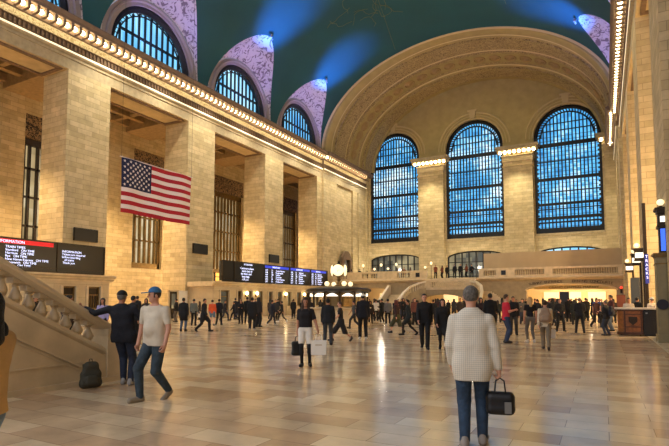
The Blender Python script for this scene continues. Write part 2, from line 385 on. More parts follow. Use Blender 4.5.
# ------------------------------------------------------------------ end wall
WX = [(-33.25,-24.87),(-20.65,-12.23),(-8.05,.35)]; SILL = 10.82; SPR = 24.35; R_ = 4.2
mb = MB(); TZ = 36
edges = [XL-3]+[v for w in WX for v in w]+[XR+3]
for i in range(0, len(edges), 2): mb.box(edges[i], edges[i+1], YE, YE+1.2, 0, SPR)
for a, b in WX:
    c = (a+b)/2
    # below the sill with a segmental arched opening
    mb.box(a, b, YE, YE+1.2, 8.95, SILL); mb.box(a, b, YE, YE+1.2, 0, 4.0)
    top = [(c+4.2*math.cos(PI*i/24), YE, 8.0+.93*math.sin(PI*i/24)) for i in range(25)]
    mb.grid([top, [(p[0], YE, 8.95) for p in top]]); mb.grid([[(p[0], YE+1.2, p[2]) for p in top], top])
    for y in (YE, YE+1.2):
        arch = [(c+R_*math.cos(PI*i/32), y, SPR+R_*math.sin(PI*i/32)) for i in range(33)]
        mb.grid([arch, [(p[0], y, 29) for p in arch]])
    mb.grid([[(c+R_*math.cos(PI*i/32), YE+1.2, SPR+R_*math.sin(PI*i/32)) for i in range(33)], [(c+R_*math.cos(PI*i/32), YE, SPR+R_*math.sin(PI*i/32)) for i in range(33)]])
for i in range(0, len(edges), 2): mb.box(edges[i], edges[i+1], YE, YE+1.2, SPR, 29)
mb.box(XL-3, XR+3, YE, YE+1.2, 29, 37)
mb.mi = 0
o = struct('wall_end', mb, LIME)
# smooth plaster tympanum above the capitals (thin coat in front of the stone)
mb = MB(); yt = YE-.05
for i in range(0, len(edges), 2): mb.box(max(edges[i], XL), min(edges[i+1], XR), yt, YE, 23.1, SPR)
for a, b in WX:
    c = (a+b)/2; arch = [(c+R_*math.cos(PI*i/32), yt, SPR+R_*math.sin(PI*i/32)) for i in range(33)]
    mb.grid([arch, [(p[0], yt, 28.8) for p in arch]])
for i in range(0, len(edges), 2): mb.box(max(edges[i], XL), min(edges[i+1], XR), yt, YE, SPR, 28.8)
ts = [PI*i/40 for i in range(41)]
mb.box(XL, XR, yt, YE, 28.8, 36)
struct('wall_end.001', mb, TYMP)
mb = MB()
for a, b in WX:
    c = (a+b)/2
    for r0, w in ((4.32, .12), (4.75, .06), (5.2, .13)):
        mb.tube([(c+r0*math.cos(PI*i/36), yt-.03, SPR+r0*math.sin(PI*i/36)) for i in range(37) if abs(r0*math.cos(PI*i/36)) < 9], w, 6)
    mb.prism([(c-.35, SPR+4.3), (c+.35, SPR+4.3), (c+.5, SPR+5.4), (c-.5, SPR+5.4)], 'Y', yt-.35, yt)
    mb.box(c-.7, c+.7, yt-.4, yt, SPR+5.35, SPR+5.6)
struct('trim_200', mb, mat('arch_moulding', rgb(192,172,126), .6))
# pilasters with lit capitals between the big windows
bm2 = MB().ball((0,0,0), .21, 12)
fb = None
for k, (a, b) in enumerate(((XL, -33.45), (-24.75,-20.8), (-12.1,-8.2), (.55, XR))):
    mb = MB(); yf = YE-.9
    mb.box(a, b, yf, YE, 0, 21.2); mb.box(a-.05, b+.05, yf-.08, YE, 20.0, 20.15); mb.box(a-.1, b+.1, yf-.15, YE, 20.5, 20.65)
    struct('trim_%d' % (210+k), mb, LIME)
    mb = MB(); mb.box(a-.1, b+.1, yf-.1, YE, 21.2, 22.0); mb.box(a-.2, b+.2, yf-.25, YE, 22.0, 22.15)
    mb.box(a-.75, b+.75, yf-.9, YE, 22.7, 23.1); mb.box(a-.9, b+.9, yf-1.05, YE, 23.0, 23.3)
    nn = max(2, int((b-a+1.2)/.62))
    for i in range(nn+1):
        x = a-.6+(b-a+1.2)*i/nn; mb.box(x-.09, x+.09, yf-.8, yf, 22.35, 22.7)
    struct('trim_%d' % (220+k), mb, CORN)
    for i in range(nn):
        x = a-.6+(b-a+1.2)*(i+.5)/nn
        if x < XL+.8 or x > XR-.5: continue
        if fb is None:
            fb = bm2.build('light_bulb', BULB, smooth=True, loc=(x, yf-.5, 22.5)); o = fb
        else: o = fb.copy(); C.objects.link(o); o.location = (x, yf-.5, 22.5)
        tag(o, ['bare bulb under the capital at the corner of ticket side', 'bare bulb under the capital between the first and middle tall windows', 'bare bulb under the capital between the middle and last tall windows', 'bare bulb under the capital beside the last tall window'][k], 'light bulb', 'capital bulbs %d' % k if 0 else ['corner capital bulbs','second capital bulbs','third capital bulbs','fourth capital bulbs'][k])
# big windows
for k, (a, b) in enumerate(WX):
    c = (a+b)/2; yg = YE+.55; fr = MB()
    fr.box(a, a+.32, yg-.2, yg+.2, SILL, SPR); fr.box(b-.32, b, yg-.2, yg+.2, SILL, SPR); fr.box(a, b, yg-.25, yg+.2, SILL, SILL+.75)
    fr.tube([(c+3.98*math.cos(PI*i/32), yg, SPR+3.98*math.sin(PI*i/32)) for i in range(33)], .3, 6)
    fr.tube([(c+3.3*math.cos(PI*i/32), yg, SPR+3.3*math.sin(PI*i/32)) for i in range(33)], .12, 6)
    for i in range(30):
        t = PI*(i+.5)/30; fr.tube([(c+3.3*math.cos(t), yg, SPR+3.3*math.sin(t)), (c+3.8*math.cos(t+.06), yg, SPR+3.8*math.sin(t+.06))], .11, 4)
    NB = 17
    for i in range(1, NB):
        x = a+.3+(b-a-.6)*i/NB; h = SPR+math.sqrt(max(0, 3.3**2-(x-c)**2)) if abs(x-c) < 3.3 else SPR+.5
        fr.box(x-.085, x+.085, yg-.1, yg+.1, SILL+.5, h)
    for z, w in ((23.2, .26), (18.4, .2), (14.9, .17), (12.95, .2), (12.35, .1), (20.9, .06), (16.6, .06), (14.2, .06), (25.2, .06), (26.2, .05)):
        if z < SPR: fr.box(a, b, yg-.14, yg+.14, z-w, z+w)
        else: hw = math.sqrt(3.6**2-(z-SPR)**2); fr.box(c-hw, c+hw, yg-.1, yg+.1, z-w, z+w)
    for i in range(24):
        z = SILL+.9+i*.55; fr.box(a+.3, b-.3, yg-.05, yg+.05, z-.02, z+.02)
    for i in range(22):                         # rivet-like studs down both jambs
        z = SILL+.6+i*.6; fr.box(a+.32, a+.5, yg-.16, yg, z, z+.25); fr.box(b-.5, b-.32, yg-.16, yg, z, z+.25)
    o = struct('window_%d' % (k+1), fr, IRON)
    g = MB(); ring = [(a, yg+.3, SILL)]+[(c-4.2*math.cos(PI*i/24), yg+.3, SPR+4.2*math.sin(PI*i/24)) for i in range(25)]+[(b, yg+.3, SILL)]
    n_ = len(ring); g.add(ring+[(p[0], p[1]+.05, p[2]) for p in ring], [tuple(range(n_)), tuple(range(n_, 2*n_))[::-1]]+[(i, (i+1) % n_, n_+(i+1) % n_, n_+i) for i in range(n_)])
    g.build('glass', SKYG, o)
    MB().box(a-.1, b+.1, YE-.15, YE+.4, SILL-.3, SILL).build('sill', CORN, o)
    # low arched window over the balcony
    fr = MB(); fr.tube([(c+4.1*math.cos(PI*i/24), YE+.5, 8.0+.85*math.sin(PI*i/24)) for i in range(25)], .12, 6)
    for i in range(9):
        x = a+.1+(b-a-.2)*i/8; s = (x-c)/4.15; fr.box(x-.09, x+.09, YE+.4, YE+.6, 4.4, 8+.85*math.sqrt(max(0, 1-s*s)))
    for z in (7.3, 6.2, 5.2): fr.box(a, b, YE+.4, YE+.6, z-.06, z+.06)
    o = struct('window_%d' % (k+4), fr, IRON)
    ring = [(a, YE+.8, 4.4)]+[(c-4.2*math.cos(PI*i/16), YE+.8, 8.0+.93*math.sin(PI*i/16)) for i in range(17)]+[(b, YE+.8, 4.4)]
    n_ = len(ring); g = MB().add(ring+[(p[0], p[1]+.05, p[2]) for p in ring], [tuple(range(n_)), tuple(range(n_, 2*n_))[::-1]]+[(i, (i+1) % n_, n_+(i+1) % n_, n_+i) for i in range(n_)])
    g.build('glass', SKYS if k == 2 else DARKG, o)
# great arch: stepped soffit between vault and end wall
prof = [(59.2, 0), (59.2,.55), (59.6,.7), (60.6,.75), (60.7,.62), (61.2,.62), (61.3,.75), (61.8,.8), (61.9,.9), (64.6,.92), (64.7,.8), (65,.8), (65.1,.95), (68.9,1.0), (69,.88), (69.4,.88), (69.5,1.1), (70.4,1.2), (70.5,1.35), (73.2,1.4), (73.3,1.6), (YE,1.6)]
def arch_pt(y, d, t): return (XC-(HW-d)*math.cos(t), y, ZS+(VB-d*.2)*math.sin(t))
bands = [(0, 8, TYMP), (8, 9, TYMP), (9, 22, TYMP)]
mb = MB(); mb.grid([[arch_pt(y, d, PI*j/64) for j in range(65)] for y, d in prof])
struct('ceiling.004', mb, TYMP, smooth=False)
mb = MB()
for y0, y1, d in ((61.95, 64.5, .95), (65.3, 65.7, .97), (68.4, 68.8, 1.02), (70.6, 73.1, 1.42)):
    mb.grid([[arch_pt(y0, d, PI*j/64) for j in range(65)], [arch_pt(y1, d+.02, PI*j/64) for j in range(65)]])
struct('ceiling.005', mb, ARCHO)
mb = MB()
for y_, d_, r_ in ((59.15, .1, .16), (60.7, .7, .09), (64.75, .86, .1), (69.2, .95, .1)): mb.tube([arch_pt(y_, d_, PI*j/64) for j in range(65)], r_, 6)
struct('ceiling.007', mb, mat('rim_plaster', rgb(206,186,140), .6))
mb = MB()                                       # egg blocks along two edges of the arch
for j in range(150):
    t = PI*(j+.5)/150
    for y, d in ((61.5, .8), (65.0, .95), (70.0, 1.2)):
        p = arch_pt(y, d, t); mb.box(p[0]-.15, p[0]+.15, p[1]-.16, p[1]+.16, p[2]-.15, p[2]+.15)
struct('ceiling.006', mb, ARCHO)
rb = MB().lathe([(.78,.0),(.8,.1),(.7,.16),(.62,.06),(.5,.04),(.42,.14),(.3,.1),(.22,.2),(.1,.26),(.001,.26)], (0,0,0), 16)
rose = None
for j in range(25):
    t = PI*(j+1)/26; p = arch_pt(67.0, 1.0, t)
    nrm = Vector((math.cos(t)/(HW), 0, -math.sin(t)/VB)).normalized()
    if rose is None:
        rose = rb.build('ceiling_rosette', [mat('rosette_plaster', rgb(158,132,88), .7)]); rose['kind'] = 'structure'; o = rose
    else: o = rose.copy(); C.objects.link(o)
    o.location = p; o.rotation_mode = 'QUATERNION'; o.rotation_quaternion = nrm.to_track_quat('Z', 'Y')

# ------------------------------------------------------------------ ticket offices along the left wall
def office(y0, y1, units, label, cap=3.35):
    t = thing('ticket_office', label, 'ticket office', (-31, y0, 0)); X = -31; L_ = y1-y0
    def bx(name, m, *a): return MB().box(*a).build(name, m, t)
    # coordinates relative to the empty at (X, y0, 0)
    mb = MB(); mb.box(-2.95, -.25, 0, L_, 0, 2.9); mb.box(-.25, 0, 0, L_, 0, .42); mb.box(-.25, 0, 0, L_, 2.55, 2.9)
    used = sorted((a-y0, b-y0) for a, b in units); prev = 0
    for a, b in used+[(L_, L_)]:
        if a > prev: mb.box(-.25, 0, prev, a, .42, 2.55)
        prev = b
    mb.build('body', MARBJ, t)
    mb = MB(); mb.prism([(-2.95,2.9),(.05,2.9),(.05,2.98),(.22,3.08),(.22,3.14),(.4,3.24),(.4,cap),(-2.95,cap)], 'Y', -.3, L_+.3); mb.build('cornice', MARB, t)
    mb = MB()
    y = .15
    for a, b in used:
        for q in (a-.16, b+.0):
            mb.box(0, .1, q, q+.16, 0, 2.6)
    mb.build('pilaster', MARB, t)
    for a, b in used:
        f = MB(); d = (b-a) > 1.0
        z0 = .02 if d else 1.0
        f.box(-.2, -.1, a, a+.08, z0, 2.55); f.box(-.2, -.1, b-.08, b, z0, 2.55); f.box(-.2, -.1, a, b, 2.45, 2.55); f.box(-.2, -.1, a, b, z0, z0+.1); f.box(-.2, -.1, a, b, 1.95, 2.02)
        if not d:
            MB().box(-.25, .05, a, b, .42, 1.0).build('counter', MARB, t)
            for i in range(1, 5): f.box(-.17, -.13, a+(b-a)*i/5-.012, a+(b-a)*i/5+.012, 1.1, 1.95)
        w = f.build('window' if not d else 'door', BRONZEL, t)
        MB().box(-.24, -.21, a, b, z0, 2.55).build('pane', DARKG if (d or int(a*7) % 2 == 0) else BRONZE, w)
    return t
uw = [(35.3,36.5),(37.75,38.4),(39.35,40.0),(41.05,41.8),(42.75,43.5),(44.4,45.2),(46.25,47.1),(48.2,49.1),(50.3,51.2),(52.4,53.3),(54.4,55.3)]
off = office(34.4, 57.0, uw, 'long marble ticket office with a row of bronze grille windows below the blue departure board')
off2 = office(12.0, 23.6, [(13.2,14.2),(15.6,16.6),(17.9,18.8),(20.15,21.05),(21.95,22.9)], 'marble ticket office seen behind the staircase balusters, below the red-headed board')
lp = None
for y, s in ((38.9, 0), (40.55, 0), (49.6, 1), (45.75, 2), (53.8, 2)):
    if lp is None:
        lp = thing('wall_lamp', '', 'wall lamp', (-30.9, y, 2.2), 0, 'lamps between the ticket windows')
        MB().box(-.05, .06, -.05, .05, -.25, .05).build('bracket', BRONZEL, lp); MB().ball((.14,0,.12), .13, 10, 1.2).build('globe', BULB, lp, smooth=True)
        o = lp
    else: o = copy_thing(lp, (-30.9, y, 2.2))
    o['label'] = 'glowing globe lamp between the bronze ticket windows'
# ------------------------------------------------------------------ departure boards
def board(name, label, y0, y1, z0, z1, panels, X=-31.0):
    t = thing(name, label, 'departure board', (X, y0, z0))
    L_ = y1-y0; H_ = z1-z0
    MB().box(-.45, 0, 0, L_, 0, H_).build('case', BOARDM, t)
    f = MB(); f.box(-.1, .06, -.06, 0, -.05, H_+.05); f.box(-.1, .06, L_, L_+.06, -.05, H_+.05); f.box(-.1, .06, 0, L_, -.1, 0); f.box(-.1, .06, 0, L_, H_, H_+.06)
    for p in panels: f.box(0, .05, p[0]-.04, p[0]+.04, 0, H_)
    f.box(0, .04, 0, L_, .18, .22)
    for p in (0.15*L_, .5*L_, .85*L_): f.box(-.4, -.3, p, p+.1, -.1, 0)
    f.build('frame', BRONZE, t)
    R90 = (PI/2, 0, PI/2)
    for p0, p1, head, hm, cols, rows, sc in panels:
        if head:
            if hm: MB().box(.0, .02, p0+.08, p1-.08, H_-.3, H_-.04).build('header', hm, t)
            text('text', head, .24, TXW, (.03, (p0+p1)/2-.2, H_-.26), R90, t, 'CENTER')
        for cx_, body in cols:
            text('text', body, sc, TXW, (.03, p0+cx_, H_-.36-sc), R90, t, 'LEFT', space=.92)
    return t
tm = lambda a: '\n'.join(a)
times = ['4:25', '4:38', '4:46', '4:53', '5:02', '5:09', '5:16']
d1 = ['Croton-Harmon', 'Poughkeepsie', 'Yonkers', 'Tarrytown', 'Croton-Harmon', 'Poughkeepsie', 'Beacon']
d2 = ['Southeast', 'N White Plains', 'Wassaic', 'Brewster', 'Crestwood', 'Southeast', 'Mt Kisco']
d3 = ['Stamford', 'New Haven', 'Harrison', 'Stamford', 'New Haven', 'Danbury', 'Larchmont']
tr = ['35', '28', '102', '41', '30', '36', '113']
board('departure_board', 'long black departure board with three blue-lit columns of trains above the ticket windows', 35.5, 55.2, 3.46, 5.3, [
    (1.6, 6.2, 'ATTENTION', None, [(.9, 'Customers please\n   stand clear of\n the doors and\n   keep bags\n   with you')], 0, .29),
    (6.4, 11.0, 'DEPARTURES', LEDB, [(.15, tm(times)), (1.2, tm(tr)), (2.0, tm(d1))], 7, .25),
    (11.2, 15.5, 'DEPARTURES', LEDB, [(.15, tm(times)), (1.1, tm(tr)), (1.8, tm(d2))], 7, .25),
    (15.7, 19.5, 'ARRIVALS', LEDB, [(.15, tm(times)), (1.0, tm(tr)), (1.6, tm(d3))], 7, .25)], X=-30.9)
board('departure_board', 'black departure board with a red header band beside the large stone pier', 11.5, 23.1, 3.46, 5.3, [
    (2.2, 8.0, 'EVENT INFORMATION', LEDR, [(2.8, 'TRAIN TIMES\nStamford   ON TIME\nHarrison   ON TIME\nRye   ON TIME\nNew Haven Express   ON TIME\nGreenwich   ON TIME\nDarien   ON TIME')], 7, .2),
    (8.2, 11.0, None, None, [(.3, 'INFORMATION\nTickets are required\nbefore boarding\n   all trains\n Thank you')], 4, .2)], X=-31)
tv = None
for y, z, lab in ((22.75, 6.0, 'dark wall screen on the big pier above the red-headed board'), (34.75, 6.05, 'dark wall screen on the pier right of the flag'), (46.9, 6.0, 'dark wall screen on the narrow pier above the long blue board')):
    if tv is None:
        tv = thing('wall_screen', lab, 'screen', (XL, y, z), 0, 'dark screens on the piers'); MB().box(0, .16, 0, 1.9, 0, .95).build('screen', BLACK, tv)
        f = MB(); f.box(.16, .19, 0, 1.9, 0, .05); f.box(.16, .19, 0, 1.9, .9, .95); f.box(.16, .19, 0, .05, 0, .95); f.box(.16, .19, 1.85, 1.9, 0, .95); f.build('bezel', BOARDM, tv)
    else: copy_thing(tv, (XL, y, z), lab)
t = thing('lit_sign', 'small amber lit sign standing at the end of the long ticket office', 'sign', (-31.0, 34.6, 3.36))
MB().box(-.2, .0, 0, .55, 0, .8).build('case', BRONZE, t); MB().box(.0, .02, .05, .5, .04, .37).build('panel', AMBER, t); MB().box(.0, .02, .05, .5, .43, .76).build('panel', AMBER, t)
# doorway in the left wall with a white notice
mb = MB(); mb.box(XL, XL+.12, 31.85, 32.0, 0, 2.5); mb.box(XL, XL+.12, 32.9, 33.05, 0, 2.5); mb.box(XL, XL+.12, 31.85, 33.05, 2.4, 2.55)
o = struct('door_1', mb, MARB); MB().box(XL-.02, XL+.03, 32.0, 32.9, 0, 2.4).build('door_leaf', BRONZE, o); MB().box(XL+.03, XL+.04, 32.3, 32.75, .9, 2.2).build('pane', CREAMG, o)
tag(MB().box(XL, XL+.05, 33.15, 34.2, 1.1, 2.5).build('notice_board', mat('paper_white', rgb(225,220,205), .6)), 'white notice board beside the bronze door in the stone wall', 'notice board')
# wall niche over the west balcony end
mb = MB(); mb.box(XL+.3, XL+.75, 64.3, 64.7, 4.4, 7.6); mb.box(XL+.3, XL+.75, 66.6, 67.0, 4.4, 7.6); mb.box(XL+.3, XL+.8, 64.2, 67.1, 7.6, 7.9)
mb.prism([(64.3,7.9),(67.0,7.9),(66.6,8.5),(66.0,8.9),(65.3,8.9),(64.7,8.5)], 'X', XL+.3, XL+.7)
o = struct('door_2', mb, CORND); MB().box(XL+.3, XL+.4, 64.7, 66.6, 4.4, 7.6).build('door_leaf', BRONZE, o)

# ------------------------------------------------------------------ flag
FX, FY0, FY1, FZ0, FZ1 = -24.0, 18.83, 24.32, 6.6, 9.78
RED = mat('flag_red', rgb(164,18,40), .8); WHT = mat('flag_white', rgb(226,214,216), .8); BLU = mat('flag_blue', rgb(20,26,66), .8)
mb = MB(); nu, nv = 40, 26
def fp(u, v, d=0): return (FX+.09*math.sin(u*9+v*1.5)*(1-v*.5)+.05*math.sin(u*17)+d, FY0+(FY1-FY0)*u, FZ1-(FZ1-FZ0)*v+.03*math.sin(u*7)*v)
for i in range(nu):
    for j in range(nv):
        u0, u1, v0, v1 = i/nu, (i+1)/nu, j/nv, (j+1)/nv
        can = u1 <= .4001 and j < 14
        mb.mi = 2 if can else (0 if (j//2) % 2 == 0 else 1)
        mb.add([fp(u0,v0), fp(u1,v0), fp(u1,v1), fp(u0,v1)], [(0,1,2,3)])
mb.mi = 1
for r in range(9):
    for c in range(6 if r % 2 == 0 else 5):
        u = .4*(c*2+1+(r % 2))/12; v = (7/13)*(r+1)/10; sz = .1
        for d in (.015, -.015):
            ps = []
            for k in range(10):
                a = PI/2+k*PI/5; rad = sz if k % 2 == 0 else sz*.42
                q = fp(u, v, d); ps.append((q[0], q[1]+rad*math.cos(a), q[2]+rad*math.sin(a)))
            q = fp(u, v, d); mb.add(ps+[q], [(k, (k+1) % 10, 10) for k in range(10)])
fl = mb.build('flag', [RED, WHT, BLU], smooth=False)
tag(fl, 'large stars and stripes flag hanging high in front of the left piers', 'flag')
mb = MB()
mb.tube([(FX, FY0-.1, FZ1+.03), (FX, FY1+.1, FZ1+.03)], .03, 6)
mb.build('pole', WHT, fl)
zc = ZS+VB*math.sqrt(1-((FX-XC)/HW)**2)
mb = MB(); mb.tube([(FX, FY0, FZ1), (FX, FY0, zc-.3)], .008, 4); mb.tube([(FX, FY1, FZ1), (FX, FY1, zc-.3)], .008, 4); mb.build('cable', IRON, fl)

# ------------------------------------------------------------------ near staircase with balustrade
SX = -8.7                                     # face of the stair wall
def zr(y): return 2.2-.56*(y-4.82)            # top of the hand rail
def zl(y): return 1.50-.52*(y-5.0)            # top of the lower rail
ya, yb = 1.2, 6.55
t = thing('staircase', 'cream marble stair wall with balusters, rising out of the left edge', 'staircase', (0, 0, 0))
mb = MB(); mb.add([(x, y, z) for x in (SX-.55, SX) for y, z in ((ya,0),(7.0,0),(7.0,.62),(yb,zl(yb)-.16),(ya,zl(ya)-.16))], [(0,1,2,3,4),(9,8,7,6,5),(0,5,6,1),(1,6,7,2),(2,7,8,3),(3,8,9,4),(4,9,5,0)])
mb.build('wall', MARB, t)
mb = MB(); mb.box(SX, SX+.05, ya, 7.0, 0, .1); mb.box(SX, SX+.02, ya, 6.1, .42, .45)
for d0, d1, h in ((.62,.66,.05), (.70,.72,.03)):
    mb.add([(x, y, z) for x in (SX, SX+h) for y, z in ((ya, zl(ya)-d0), (6.05, zl(6.05)-d0+.05), (6.05, zl(6.05)-d1+.05), (ya, zl(ya)-d1))], [(0,1,2,3),(7,6,5,4),(0,4,5,1),(1,5,6,2),(2,6,7,3),(3,7,4,0)])
mb.build('moulding', MARB, t)
def rail(name, f, w, h, lip):
    mb = MB(); pr = [(-w,0),(-w-lip,-h*.35),(-w-lip,-h*.6),(-w+.03,-h),(w-.03,-h),(w+lip,-h*.6),(w+lip,-h*.35),(w,0)]
    ys = [ya, yb, 6.8, 6.95]; P = []
    for i, y in enumerate(ys):
        z = f(y) if i < 2 else f(yb)-.56*(y-yb)*(.9 if i == 2 else .8)
        P.append([(SX-.27+q[0], y, z+q[1]) for q in pr+[pr[0]]])
    mb.grid(P); n_ = len(pr); mb.add([p for p in P[0][:n_]], [tuple(range(n_))]); mb.add([p for p in P[-1][:n_]], [tuple(range(n_))[::-1]])
    return mb.build(name, MARB, t)
rail('handrail', zr, .22, .17, .03); rail('lower_rail', zl, .24, .15, .02)
bal = None; y = 6.38
while y > 1.4:
    z0 = zl(y)-.04; z1 = zr(y)-.13; h = z1-z0
    pr = [(.09,0),(.09,.06),(.06,.09),(.05,.12),(.075,.2),(.098,.30),(.095,.38),(.07,.52),(.045,.66),(.04,.72),(.07,.75),(.045,.78),(.06,.82),(.09,.85),(.09,1.0)]
    if bal is None:
        mb = MB().lathe([(r*1.08, q) for r, q in pr], (0,0,0), 16); mb.box(-.11,.11,-.095,.095,-.08,.09); mb.box(-.11,.11,-.1,.1,.84,1.08)
        bal = mb.build('baluster', MARB, t, smooth=False); o = bal
    else: o = bal.copy(); C.objects.link(o); o.parent = t
    o.location = (SX-.27, y, z0); o.scale = (1, 1, h); y -= .235
mb = MB(); mb.box(SX-.54, SX+.025, 6.62, 7.02, .0, 1.02); mb.box(SX-.57, SX+.05, 6.6, 7.06, .92, 1.04); mb.build('newel', MARB, t)
mb = MB(); z = 0; y = 6.9
while y > ya+.3: z += .155; mb.box(SX-5, SX-.55, ya, y, z-.155, z); y -= .3
mb.build('steps', MARB, t)
# ------------------------------------------------------------------ information booth with the opal clock
t = thing('information_booth', 'round information booth in the middle of the hall', 'information booth', (-15.45, 29.2, 0))
MB().lathe([(.01,0),(2.05,0),(2.05,.15),(1.95,.2),(1.95,1.05),(2.15,1.1),(2.15,1.16),(.01,1.16)], (0,0,0), 24).build('counter', MARB, t)
f = MB()
for i in range(12):
    a = 2*PI*i/12; f.tube([(1.9*math.cos(a), 1.9*math.sin(a), 1.16), (1.9*math.cos(a), 1.9*math.sin(a), 2.25)], .06, 6)
f.lathe([(1.85,2.12),(2.0,2.12),(2.15,2.2),(2.15,2.32),(1.9,2.42),(.4,2.55),(.01,2.55)], (0,0,0), 24); f.build('frame', BRONZE, t)
for i in range(12):
    a0, a1 = 2*PI*(i+.12)/12, 2*PI*(i+.88)/12
    ps = [(1.92*math.cos(a0+(a1-a0)*k/6), 1.92*math.sin(a0+(a1-a0)*k/6), 1.9+.17*math.sin(PI*k/6)) for k in range(7)]
    g = MB().grid([ps, [(p[0], p[1], 1.87) for p in ps], [(p[0]*.98, p[1]*.98, 1.87) for p in ps], [(p[0]*.98, p[1]*.98, p[2]) for p in ps], ps]); g.build('lit_transom', WHITELIT, t)
MB().lathe([(.01,1.2),(1.0,1.2),(1.0,2.1),(.01,2.1)], (0,0,0), 16).build('core', BRONZEL, t)
ck = thing('clock', 'brass clock with opal faces on top of the round information booth', 'clock', (-15.45, 29.2, 2.54))
MB().lathe([(.3,0),(.3,.06),(.12,.14),(.09,.35),(.16,.42),(.1,.5),(.12,.62),(.2,.66),(.01,.66)], (0,0,0), 12).build('stem', BRONZEL, ck)
MB().lathe([(.01,1.42),(.12,1.42),(.16,1.47),(.06,1.56),(.09,1.62),(.03,1.7),(.01,1.78)], (0,0,0), 10).build('finial', BRONZE, ck)
MB().box(-.3,.3,-.3,.3,.68,1.42).build('housing', BRONZEL, ck)
for i in range(4):
    a = PI/2*i+.35; c, s = math.cos(a), math.sin(a)
    f = MB().lathe([(.01,.0),(.2,.1),(.34,.06),(.38,.0),(.38,-.04)][::-1], (0,0,0), 20).build('clock_face', GLOBE, ck, smooth=True)
    f.location = (c*.42, s*.42, 1.05); f.rotation_euler = (0, PI/2, a)
    h = MB(); h.box(-.012,.012, 0,.24, .105,.115); h.box(-.012,.16,-.012,.012,.105,.115); h.build('hands', BLACK, f)
for i in range(4):
    a = PI/2*i+.9; 
    g = thing('globe_lamp', 'small round globe lamp on the roof of the information booth, below its clock', 'lamp', (-15.45+.85*math.cos(a), 29.2+.85*math.sin(a), 2.46), 0, 'globes round the booth clock')
    MB().lathe([(.1,0),(.05,.06),(.05,.1)], (0,0,0), 8).build('base', BRONZEL, g); MB().ball((0,0,.24), .165, 12).build('globe', GLOBE, g, smooth=True)

# ------------------------------------------------------------------ east balcony, its wall, arches and stair
YB = 62.0
mb = MB(); mb.box(XL, XR, YB, YE, 4.05, 4.4); struct('wall_balcony', mb, LIMEP)
mb = MB()
# openings: left (-31..-25.4, top 3.2), centre (-21.5..-14.5), right (-8..1.1)
ops = [(-31.0,-25.4,3.0,.3),(-21.5,-14.5,2.4,.5),(-8.0,1.2,2.75,.65)]
xs = XL
for a, b, z, r in ops:
    mb.box(xs, a, YB, YB+.8, 0, 4.05); xs = b
    c = (a+b)/2; w = (b-a)/2; mb.box(a, b, YB, YB+.8, z+r, 4.05)
    arc = [(c-w*math.cos(PI*i/20), YB, z+r*math.sin(PI*i/20)) for i in range(21)]
    mb.grid([arc, [(p[0], YB, z+r) for p in arc]]); mb.grid([arc, [(p[0], YB+.8, p[2]) for p in arc]])
mb.box(xs, XR, YB, YB+.8, 0, 4.05)
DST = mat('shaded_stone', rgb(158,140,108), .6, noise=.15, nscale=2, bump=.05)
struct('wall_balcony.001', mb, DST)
mb = MB(); mb.prism([(YB, 3.95), (YB-.12, 4.0), (YB-.3, 4.15), (YB-.45, 4.2), (YB-.45, 4.32), (YB-.2, 4.4), (YB, 4.4)], 'X', XL, XR); struct('trim_300', mb, MARB)
for a, b, z, r in ops[2:]:
    c = (a+b)/2; w = (b-a)/2
    mb = MB().tube([(c-(w+.1)*math.cos(PI*i/24), YB-.03, z+(r+.08)*math.sin(PI*i/24)) for i in range(25)], .08, 6); struct('trim_301', mb, MARB)
# lit passage behind the openings
mb = MB(); mb.box(XL, XR, 71.5, 72, 0, 4.05); mb.box(-24, -22.5, 62.8, 71.5, 0, 4.05); mb.box(-13, -9.5, 62.8, 71.5, 0, 4.05)
struct('wall_passage', mb, mat('passage_wall', rgb(226,200,150), .6))
for k, (x0, x1) in enumerate(((-7, -5.2), (-4.4, -2.6), (-1.8, .2), (-30.5, -28.5), (-27.9, -26), (-20.5, -18.5), (-17.5, -15.5))):
    tag(MB().box(x0, x1, 71.2, 71.5, .8, 2.7).build('shop_window', WARMGLOW), ['warm lit shop window beneath the right arch, nearest the centre', 'warm lit shop window in the middle of the right arch', 'warm lit shop window beneath the right end of the arch', 'warm lit shop window in the left opening, left pane', 'warm lit shop window in the left opening, right pane', 'warm lit shop window in the stair arch, left pane', 'warm lit shop window in the stair arch, right pane'][k], 'shop window', 'shop windows in the passages')
fr = MB().box(-7.6, 1.0, 66, 66.2, 2.95, 3.45); o = tag(fr.build('fascia_sign', mat('pale_fascia', rgb(200,184,150), .6)), 'pale fascia with grey letters inside the right arch', 'sign')
text('text', 'GRAND CENTRAL MARKET', .34, TXD, (-3.2, 65.98, 3.08), (PI/2,0,0), o, 'CENTER', sx=1.3)
# letters following the arch
def arch_text(body, x0, x1, lab):
    t = thing('incised_lettering', lab, 'lettering', (0, 0, 0)); c = -3.4; w = 5.3
    n_ = len(body)
    for i, ch in enumerate(body):
        if ch == ' ': continue
        x = x0+(x1-x0)*(i+.5)/n_; s = (x-c)/w; z = 3.05+.75*math.sqrt(max(.05, 1-s*s))-.05
        ang = math.atan(-(.75*s/math.sqrt(max(.05, 1-s*s)))/w)
        text('letter', ch, .42, TXD, (x, YB-.02, z-.1), (PI/2, -ang, 0), t, 'CENTER', extrude=.02)
arch_text('SUBWAY ENTRANCE', -7.7, -4.1, 'dark letters curving over the left half of the right arch')
arch_text('DINING CONCOURSE', -3.1, .9, 'dark letters curving over the right half of the right arch')
